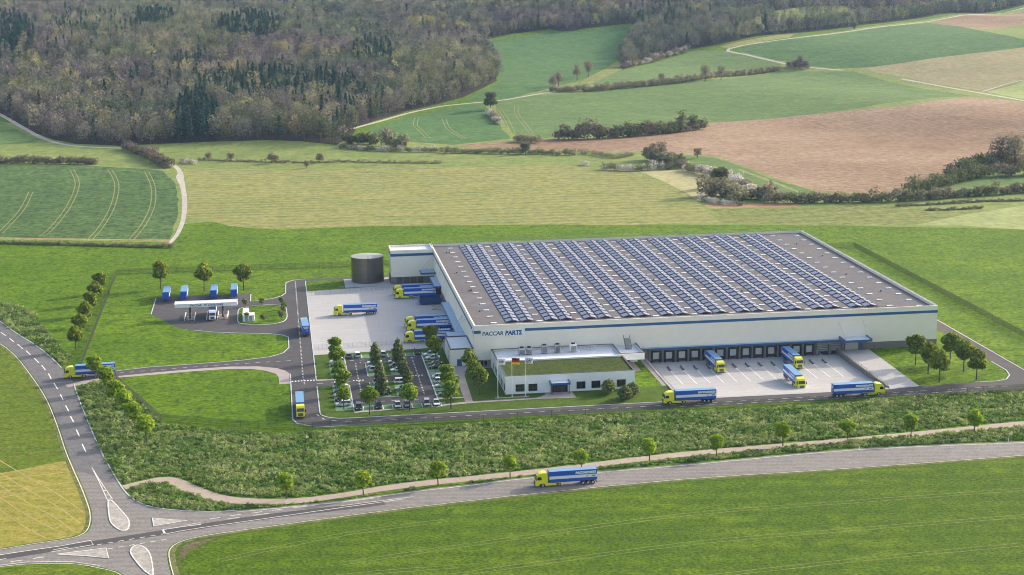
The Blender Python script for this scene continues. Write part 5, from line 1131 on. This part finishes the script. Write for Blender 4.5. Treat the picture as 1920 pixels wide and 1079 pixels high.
# ---------------------------------------------------------------- far hedges, bushes and single trees
def bush_mesh(seed, mat, w=3.5, h=3.0, n=260, size=.5, mats=None):
    rs = np.random.RandomState(seed); cl = []
    for i in range(5):
        a = i * 1.26; cl.append(((math.cos(a) * w * .25, math.sin(a) * w * .25, h * rs.uniform(.35, .6)), (w * .32, w * .32, h * .36)))
    cl.append(((0, 0, h * .4), (w * .42, w * .42, h * .4)))
    return leaf_cloud(rs, cl, n, size)
def hedge(label, px, h, w, mat, cat='hedge', name='hedge', jit=.35, mat2=None, share2=0.0, size=None, dens=1.0):
    """a hedge is one grown-together plant mass: leaf faces along a traced line"""
    P = smooth_line([G(*p) for p in px], 3) if len(px) > 2 else [G(*p) for p in px]; step = w * .45
    Q = resample(P, step); V1 = []; V2 = []; d = abs(px[0][1]); size = size or max(.28, h * .1)
    for i, (x, y) in enumerate(Q):
        hh = h * rnd.uniform(1 - jit, 1 + jit) * (1.35 if rnd.random() < .12 else 1); ww = w * rnd.uniform(.8, 1.15)
        ox, oy = rnd.uniform(-.2, .2) * w, rnd.uniform(-.2, .2) * w
        lv = bush_mesh(rnd.randint(0, 9999), None, ww, hh, int(46 * dens + 26 * h * dens), size); lv = lv + np.array([x + ox, y + oy, float(zt(x, y))])
        (V2 if mat2 and rnd.random() < share2 else V1).append(lv)
    V1 = np.concatenate(V1) if V1 else np.zeros((0, 3)); V2 = np.concatenate(V2) if V2 else np.zeros((0, 3))
    me = bpy.data.meshes.new(name); A = np.concatenate([V1, V2]); me.from_pydata(A.tolist(), [], np.arange(len(A)).reshape(-1, 4).tolist())
    me.materials.append(M[mat])
    if mat2: me.materials.append(M[mat2]); me.polygons.foreach_set('material_index', [0] * (len(V1) // 4) + [1] * (len(V2) // 4))
    return link(name, me, label=label, cat=cat)
hedge('dark brown hedge along the far side of the dark green crop field at far left', [(-60, 308), (60, 307), (120, 308), (180, 309)], 5.5, 6, 'hedge_brown', mat2='hedge_green', share2=.35)
hedge('reddish bush mass between the forest corner and the white farm track', [(238, 280), (262, 290), (285, 300), (305, 312), (318, 316)], 6, 8, 'hedge_brown', mat2='hedge_green', share2=.4)
hedge('low dark hedge strip below the dark green crop field at left', [(-60, 455), (0, 457), (160, 461), (325, 465)], 1.6, 2.4, 'hedge_green', size=.3)
hedge('thin dark stone-like hedge line across the light meadow left of centre', [(372, 301), (440, 303), (560, 306), (640, 304), (720, 306), (828, 307)], 1.5, 2.4, 'hedge_brown', size=.3, jit=.8, mat2='hedge_green', share2=.4, dens=.35)
hedge('pale bush clump at the left end of the thin hedge line', [(338, 305), (352, 307), (365, 309)], 3, 4, 'blossom', mat2='hedge_brown', share2=.6)
hedge('white blossoming hedge at the foot of the forest above the meadow', [(636, 278), (700, 283), (760, 285), (830, 285)], 3.6, 4.5, 'blossom', mat2='hedge_green', share2=.5)
hedge('dark green bushes behind the white blossom hedge', [(650, 268), (690, 272), (700, 270)], 8, 9, 'hedge_green', mat2='hedge_brown', share2=.3)
hedge('large round green bush rising behind the white blossom hedge', [(722, 274), (745, 276), (768, 277)], 9, 9, 'hedge_green', mat2='hedge_brown', share2=.25)
hedge('brown hedge row between the long meadow and the brown field', [(836, 287), (900, 288), (960, 289), (1020, 290), (1080, 292)], 4.2, 5, 'hedge_brown', mat2='hedge_green', share2=.35)
hedge('loose scrub at the tip of the brown field', [(1085, 288), (1120, 292), (1150, 298), (1185, 292)], 3, 5, 'hedge_brown', mat2='hedge_green', share2=.4)
hedge('small white blossom bush alone in the meadow edge', [(1092, 310), (1105, 312)], 2.6, 4, 'blossom')
hedge('white blossoming hedge running along the near edge of the scrub', [(1132, 318), (1160, 320), (1195, 321), (1225, 319), (1262, 318)], 4.2, 5.5, 'blossom', mat2='hedge_green', share2=.45)
hedge('dark bushes with bare trees beside the white blossom hedge', [(1215, 300), (1238, 305), (1262, 310), (1285, 316)], 7.5, 8, 'hedge_brown', mat2='hedge_green', share2=.5)
hedge('curving hedge with white blossom running down to the big bushes', [(1285, 320), (1310, 326), (1345, 334), (1375, 343), (1400, 354), (1412, 366)], 5, 6, 'blossom', mat2='hedge_brown', share2=.5)
hedge('big olive brown bush mass at the left end of the long valley hedge', [(1318, 368), (1340, 366), (1362, 368), (1385, 376)], 9, 11, 'hedge_brown', mat2='hedge_green', share2=.35)
hedge('big dark bush mass beside the curving white hedge', [(1408, 372), (1432, 374), (1455, 378)], 9, 10, 'hedge_green', mat2='hedge_brown', share2=.5)
hedge('low white blossom edging below the big bushes', [(1316, 376), (1345, 383), (1395, 386)], 3, 4, 'blossom', mat2='hedge_brown', share2=.4)
hedge('long brown valley hedge below the brown ploughed field', [(1440, 380), (1500, 381), (1560, 380), (1640, 379), (1720, 376), (1800, 370), (1860, 366), (1930, 360), (1990, 356)], 5.6, 6, 'hedge_brown', mat2='hedge_green', share2=.35)
hedge('tall dark hedge band at the upper left corner of the brown field', [(1050, 262), (1100, 261), (1180, 257), (1250, 250), (1318, 243)], 10, 10, 'hedge_green', mat2='hedge_brown', share2=.45, size=.8)
hedge('dark copse sloping down the lower right edge of the brown field', [(1712, 360), (1745, 353), (1790, 343), (1840, 334), (1890, 330), (1960, 328)], 8, 11, 'hedge_green', mat2='hedge_brown', share2=.35, size=.6)
hedge('second rank of the dark copse at the right edge', [(1790, 335), (1840, 322), (1890, 314), (1960, 310)], 10, 12, 'hedge_green', mat2='hedge_brown', share2=.3, size=.8)
hedge('long dark hedge between two light green fields', [(1036, 172), (1100, 172), (1200, 163), (1280, 155), (1350, 145), (1462, 132)], 6, 7, 'hedge_brown', mat2='hedge_green', share2=.3)
hedge('hedge with white blossom at the forest corner above the grass slope', [(1168, 128), (1205, 121), (1240, 110), (1288, 97)], 6, 8, 'hedge_brown', mat2='blossom', share2=.2)
hedge('white and brown bush line below the big round field tree', [(918, 214), (925, 222), (936, 234)], 4, 5, 'blossom', mat2='hedge_brown', share2=.4)
hedge('small dark bushes at the lower end of the light green field', [(968, 266), (985, 268), (1010, 269)], 6, 8, 'hedge_green', mat2='hedge_brown', share2=.5)
hedge('dark bushes where the farm tracks meet on the upper right', [(1478, 126), (1500, 128), (1515, 130)], 7, 8, 'hedge_brown')
hedge('thin dark hedge line in the pale valley meadow at right', [(1680, 388), (1760, 384), (1840, 379), (1930, 377)], 1.3, 2.2, 'hedge_brown', size=.3, jit=.8, dens=.35)
hedge('short thin dark line below the hedge line at right', [(1738, 395), (1790, 394), (1842, 391)], 1.2, 2.2, 'hedge_brown', size=.3, jit=.8, dens=.35)
def field_tree_mesh(seed, h, cr, mat, n=700, size=.55):
    rs = np.random.RandomState(seed); mb = MB(); mb.tube((0, 0, -.3), (0, 0, h * .45), h * .03, h * .018, 6); cl = []
    for i in range(16):
        a = i * 2.4; z = h * (.36 + .56 * ((i * .7549) % 1)); f = math.sin(math.pi * (z / h * .8 + .1)); c = (math.cos(a) * cr * .42 * f, math.sin(a) * cr * .42 * f, z); cl.append((c, (cr * .46, cr * .46, h * .13)))
        mb.tube((0, 0, h * .4), c, h * .012, h * .004, 4)
    return mb.mesh('trunk', 'bark'), mesh_of('crown', leaf_cloud(rs, cl, n, size), None, [mat])
ft = {'bare': field_tree_mesh(3, 12, 4.5, 'hedge_brown', 900, .34), 'green': field_tree_mesh(4, 12, 5.5, 'hedge_green', 1700, .5), 'small': field_tree_mesh(5, 6, 3, 'hedge_brown', 700, .26)}
for (x, y, kd, s, lab) in [(920, 206, 'green', 1.35, 'big round tree standing at the bend of the white track'), (1037, 168, 'bare', 1.1, 'reddish tree at the left end of the long field hedge'), (1047, 163, 'bare', 1.2, 'bare tree beside the reddish one on the long field hedge'),
    (1082, 150, 'bare', 1.25, 'left of two thin bare trees above the long field hedge'), (1103, 144, 'bare', 1.25, 'right of two thin bare trees above the long field hedge'), (1240, 302, 'bare', 1.15, 'tall bare tree over the white blossom hedge'), (1225, 300, 'bare', .9, 'smaller bare tree left of the tall one over the blossom hedge'),
    (1308, 297, 'small', 1.2, 'single small tree at the green edge of the brown field'), (509, 306, 'small', 1.2, 'left tree of the pair on the thin meadow hedge'), (517, 307, 'small', 1.0, 'right tree of the pair on the thin meadow hedge'), (600, 306, 'small', 1.1, 'single small tree farther right on the thin meadow hedge'),
    (433, 303, 'small', 1.1, 'small bare tree on the thin meadow hedge left of the pair'), (391, 301, 'small', .9, 'smallest bare tree at the left end of the thin meadow hedge'), (575, 316, 'small', .8, 'small dark bush tree below the thin meadow hedge'),
    (1500, 128, 'bare', 1.1, 'bare tree where the farm tracks meet'), (1322, 153, 'bare', 1.3, 'bare tree in the right half of the long field hedge'), (1352, 150, 'bare', 1.1, 'second bare tree in the right half of the long field hedge'), (1240, 158, 'bare', .9, 'bare tree near the middle of the long field hedge'),
    (1424, 66, 'green', 1.2, 'dark tree alone at the wood edge by the upper track'), (1602, 56, 'green', .8, 'small dark tree alone beside the upper track'), (1875, 318, 'bare', 1.75, 'left of two tall bare trees at the right edge over the copse'), (1902, 318, 'bare', 1.8, 'right of two tall bare trees at the right edge over the copse'),
    (985, 290, 'green', .8, 'round tree in the brown hedge row before the brown field'), (1350, 352, 'green', 1.0, 'round tree behind the big olive bush mass')]:
    u, v = G(x, y); tree('field_tree', ft[kd], u, v, s, rnd.uniform(0, 6), lab, None, z=float(zt(u, v)))

# ---------------------------------------------------------------- instanced masses (rough grass, woodland)
def scatter(name, pts, scl, rot, idx, protos, label=None, cat=None):
    """one object: real points carrying geometry-node instances of the prototype meshes"""
    lib = bpy.data.collections.new(name + '_shapes')
    for i, me in enumerate(protos):
        o = bpy.data.objects.new(f'{name}_shape_{i:02d}', me); lib.objects.link(o)
    me = bpy.data.meshes.new(name); me.from_pydata(pts.tolist(), [], [])
    for nme, tp, arr in (('scl', 'FLOAT', scl), ('rot', 'FLOAT', rot), ('idx', 'INT', idx)):
        a = me.attributes.new(nme, tp, 'POINT'); a.data.foreach_set('value', np.asarray(arr))
    o = link(name, me, kind='stuff', label=label, cat=cat)
    g = bpy.data.node_groups.new(name, 'GeometryNodeTree'); g.interface.new_socket('Geometry', in_out='INPUT', socket_type='NodeSocketGeometry'); g.interface.new_socket('Geometry', in_out='OUTPUT', socket_type='NodeSocketGeometry')
    N = g.nodes; L = g.links; gi = N.new('NodeGroupInput'); go = N.new('NodeGroupOutput')
    ci = N.new('GeometryNodeCollectionInfo'); ci.inputs['Collection'].default_value = lib; ci.inputs['Separate Children'].default_value = True; ci.inputs['Reset Children'].default_value = True
    ip = N.new('GeometryNodeInstanceOnPoints'); ip.inputs['Pick Instance'].default_value = True
    def attr(n, t):
        a = N.new('GeometryNodeInputNamedAttribute'); a.data_type = t; a.inputs['Name'].default_value = n; return a.outputs['Attribute']
    cx = N.new('ShaderNodeCombineXYZ'); L.new(attr('rot', 'FLOAT'), cx.inputs['Z'])
    L.new(gi.outputs[0], ip.inputs['Points']); L.new(ci.outputs[0], ip.inputs['Instance']); L.new(attr('idx', 'INT'), ip.inputs['Instance Index'])
    L.new(cx.outputs[0], ip.inputs['Rotation']); L.new(attr('scl', 'FLOAT'), ip.inputs['Scale']); L.new(ip.outputs[0], go.inputs[0])
    md = o.modifiers.new('scatter', 'NODES'); md.node_group = g
    return o
def fill_poly(poly, spacing, jit=.45):
    a = np.array(poly); x0, y0 = a.min(0); x1, y1 = a.max(0)
    gx, gy = np.meshgrid(np.arange(x0, x1, spacing), np.arange(y0, y1, spacing)); gx = gx.ravel() + rng.uniform(-jit, jit, gx.size) * spacing; gy = gy.ravel() + rng.uniform(-jit, jit, gy.size) * spacing
    k = inpoly(poly, gx, gy); return gx[k], gy[k]
def tuft(seed, w, h, n, mat, size):
    rs = np.random.RandomState(seed); cl = [((rs.uniform(-.5, .5) * w, rs.uniform(-.5, .5) * w, h * rs.uniform(.2, .5)), (w * .4, w * .4, h * .45)) for _ in range(4)]
    return mesh_of('tuft', leaf_cloud(rs, cl, n, size), None, [mat])
tp = [tuft(200 + i, 1.1, .9, 60, 'scrub', .2) for i in range(4)] + [tuft(210 + i, .7, 1.05, 40, 'scrub_pale', .12) for i in range(2)] + [tuft(220, .9, .5, 50, 'scrub', .16)]
X, Y, S, I_ = [], [], [], []
for poly, sp in ((rough_main, 1.0), (rough_low, .95), (rough_left, 1.0)):
    gx, gy = fill_poly(poly, sp); nz = np.sin(gx * .13 + 2 * np.sin(gy * .11)) * np.sin(gy * .17 + gx * .05) + .6 * np.sin(gx * .41 + gy * .31) * np.sin(gy * .53)
    r = rng.uniform(0, 1, gx.size); keep = r > (.10 - .12 * nz); gx, gy, nz = gx[keep], gy[keep], nz[keep]
    pale = rng.uniform(0, 1, gx.size) < .16 + .12 * nz
    X.append(gx); Y.append(gy); S.append(rng.uniform(.45, 1.15, gx.size) * (1 + .22 * nz)); I_.append(np.where(pale, rng.randint(4, 6, gx.size), rng.choice([0, 1, 2, 3, 6], gx.size)))
X = np.concatenate(X); Y = np.concatenate(Y)
scatter('rough_undergrowth', np.stack([X, Y, np.zeros_like(X)], 1), np.concatenate(S), rng.uniform(0, 6.28, X.size), np.concatenate(I_), tp)

# woodland
def wood_proto(seed, kind):
    rs = np.random.RandomState(seed); mb = MB()
    if kind == 'conifer':
        h = 19 + rs.uniform(-2, 3); mb.tube((0, 0, 0), (0, 0, h * .9), .3, .05, 5); V = []
        for i in range(150):
            t = rs.uniform(.08, 1) ** .8; z = h * (1 - t) + h * .12 * t; r = 3.1 * t + .1; a = rs.uniform(0, 6.28); rr = r * rs.uniform(.55, 1)
            p = np.array([math.cos(a) * rr, math.sin(a) * rr, z]); o = np.array([math.cos(a), math.sin(a), -.45]); s = np.array([-math.sin(a), math.cos(a), 0])
            V += [p - o * .9 - s * .1, p - s * .75, p + o * .8, p + s * .75]
        return mesh_of('conifer', np.array(V), mb, ['conifer', 'bark'])
    h = 17 + rs.uniform(-2.5, 3); cr = 5.0 + rs.uniform(-.8, .9); cl = []; mb.tube((0, 0, 0), (rs.uniform(-.5, .5), 0, h * .6), .32, .12, 5)
    for i in range(8):
        a = i * 2.4; z = h * (.3 + .6 * ((i * .7549) % 1)); f = math.sin(math.pi * (z / h * .75 + .15)); c = (math.cos(a) * cr * .55 * f, math.sin(a) * cr * .55 * f, z); cl.append((c, (cr * .42, cr * .42, h * .13))); mb.tube((0, 0, h * .4), c, .12, .03, 3)
    return mesh_of('broadleaf', leaf_cloud(rs, cl, 300, .46), mb, ['twig' if kind == 'bare' else 'bud' if kind == 'bud' else 'hedge_green', 'bark'])
wp = [wood_proto(300 + i, 'bare') for i in range(5)] + [wood_proto(310 + i, 'bud') for i in range(3)] + [wood_proto(320 + i, 'conifer') for i in range(4)] + [wood_proto(330 + i, 'green') for i in range(2)]
def blob(px, py, cx, cy, rx, ry): return ((px - cx) / rx) ** 2 + ((py - cy) / ry) ** 2 < 1
fx, fy = fill_poly(forest_poly, 8.3); dep = (fx - CAM[0]) * fwd[0] + (fy - CAM[1]) * fwd[1]
keep = dep < 3000; fx, fy = fx[keep], fy[keep]; fz = zt(fx, fy)
px, py = to_px(fx, fy, fz + 8); keep = (px > -90) & (px < 2010) & (py > -60)
pg, qg = to_px(fx, fy, fz)
clear = (inpoly([(1362, 58), (1400, 40), (1440, 24), (1500, 14), (1570, 10), (1640, 16), (1700, 24), (1660, 36), (1560, 46), (1470, 56), (1400, 66)], pg, qg) & (rng.uniform(0, 1, px.size) < .85)) | inpoly([(600, 31), (622, 22), (646, 25), (644, 41), (612, 46)], pg, qg)
keep &= ~clear; fx, fy, fz, px, py = [a[keep] for a in (fx, fy, fz, px, py)]
n1 = np.sin(fx / 61 + 1.3 * np.sin(fy / 83)) * np.sin(fy / 57 + fx / 140); n2 = np.sin(fx / 23 + fy / 31) * np.sin(fy / 19 - fx / 37); r = rng.uniform(0, 1, fx.size)
idx = rng.randint(0, 5, fx.size)
budp = .03 + .16 * (n1 > .45) + .12 * (n2 > .6) + .10 * blob(px, py, 250, 100, 200, 70) * (n2 > 0) + .8 * (blob(px, py, 790, 45, 28, 9) | blob(px, py, 530, 95, 22, 10) | blob(px, py, 447, 127, 18, 7) | blob(px, py, 60, 120, 26, 10) | blob(px, py, 130, 150, 22, 10) | blob(px, py, 30, 165, 16, 8) | blob(px, py, 425, 135, 14, 6))
idx = np.where(r < budp, rng.randint(5, 8, fx.size), idx)
conp = np.full(fx.size, .02)
for (cx, cy, rx, ry, p_) in [(362, 222, 40, 42, .95), (520, 165, 150, 28, .55), (640, 195, 90, 30, .35), (20, 75, 45, 45, .7), (290, 38, 35, 14, .8), (470, 55, 60, 20, .75), (350, 130, 30, 30, .4), (260, 170, 90, 30, .18), (700, 105, 40, 18, .5), (1430, 52, 10, 10, .9), (1240, 30, 70, 20, .25), (180, 60, 90, 40, .15)]:
    conp = np.where(blob(px, py, cx, cy, rx, ry), p_, conp)
r2 = rng.uniform(0, 1, fx.size); idx = np.where(r2 < conp, rng.randint(8, 12, fx.size), idx)
gp = np.where(blob(px, py, 850, 150, 100, 60), .75, np.where(blob(px, py, 300, 60, 190, 48), .45, np.where(blob(px, py, 560, 205, 200, 45), .35, np.where(n1 < -.35, .25, .06)))); r3 = rng.uniform(0, 1, fx.size); idx = np.where((r2 >= conp) & (r3 < gp), rng.randint(12, 14, fx.size), idx)
scl = rng.uniform(.72, 1.25, fx.size)
# trees of the wood's front edge, nearest to the viewer, are things of their own
edge_line_ = [G(*p) for p in FOREST_EDGE[1:20]]; dmin = np.full(fx.size, 1e9)
for (ax, ay), (bx_, by_) in zip(edge_line_, edge_line_[1:]):
    dx, dy = bx_ - ax, by_ - ay; t = np.clip(((fx - ax) * dx + (fy - ay) * dy) / (dx * dx + dy * dy), 0, 1); dmin = np.minimum(dmin, np.hypot(fx - ax - t * dx, fy - ay - t * dy))
edge = np.where((dmin < 9.5) & (px > -5) & (px < 940))[0][:150]
GE = 'trees along the front edge of the wood'
for i in edge:
    k = idx[i]; kind = 'bare' if k < 5 else 'bud' if k < 8 else 'conifer' if k < 12 else 'green'
    nm, ct, lab = {'bare': ('bare_tree', 'tree', 'bare brown tree at the wood edge'), 'bud': ('budding_tree', 'tree', 'yellow green budding tree at the wood edge'),
                   'conifer': ('conifer', 'tree', 'dark conifer at the wood edge'), 'green': ('woodland_tree', 'tree', 'dark green tree at the wood edge')}[kind]
    o = link(nm, wp[k], loc=(fx[i], fy[i], fz[i]), rz=rng.uniform(0, 6.28), label=lab + (' above the farm track at far left' if px[i] < 150 else ' left of the dark conifer block' if px[i] < 320 else ' above the thin meadow hedge' if px[i] < 560 else ' near the white blossom hedge' if px[i] < 680 else ' along the climbing farm track'), cat=ct, group=GE); o.scale = (scl[i],) * 3
m_ = np.ones(fx.size, bool); m_[edge] = False
scatter('woodland', np.stack([fx, fy, fz], 1)[m_], scl[m_], rng.uniform(0, 6.28, fx.size)[m_], idx[m_], wp)
print('woodland trees', m_.sum(), 'tufts', X.size)
# roadside marker post
mk = tag(MB().box(-.08, .08, -.05, .05, 0, 1.0).build('marker_post', 'white', loc=(*G(1891, 829), 0)), 'small white marker post at the edge of the public road at right', 'marker post')
mk = tag(MB().box(-.08, .08, -.05, .05, 0, 1.0).build('marker_post', 'white', loc=(*G(1611, 843), 0)), 'small white marker post at the edge of the public road below the tenth tree', 'marker post')

# ---------------------------------------------------------------- haze
hz = MB(); mid = to_site(0, 1900)
hb = MB(); c4 = [to_site(-2600, -60), to_site(2600, -60), to_site(2600, 3900), to_site(-2600, 3900)]
hb.add([(x, y, -3) for x, y in c4] + [(x, y, 185) for x, y in c4], [(0, 3, 2, 1), (4, 5, 6, 7), (0, 1, 5, 4), (1, 2, 6, 5), (2, 3, 7, 6), (3, 0, 4, 7)])
hm = bpy.data.materials.new('haze'); hm.use_nodes = True; hn = hm.node_tree.nodes; hn.remove(hn['Principled BSDF'])
pv = hn.new('ShaderNodeVolumePrincipled'); pv.inputs['Color'].default_value = (.40, .62, 1, 1); pv.inputs['Density'].default_value = HAZE; pv.inputs['Anisotropy'].default_value = .2
hm.node_tree.links.new(pv.outputs[0], hn['Material Output'].inputs['Volume'])
M['haze'] = hm
if HAZE > 0: hb.build('haze', 'haze', kind='stuff')
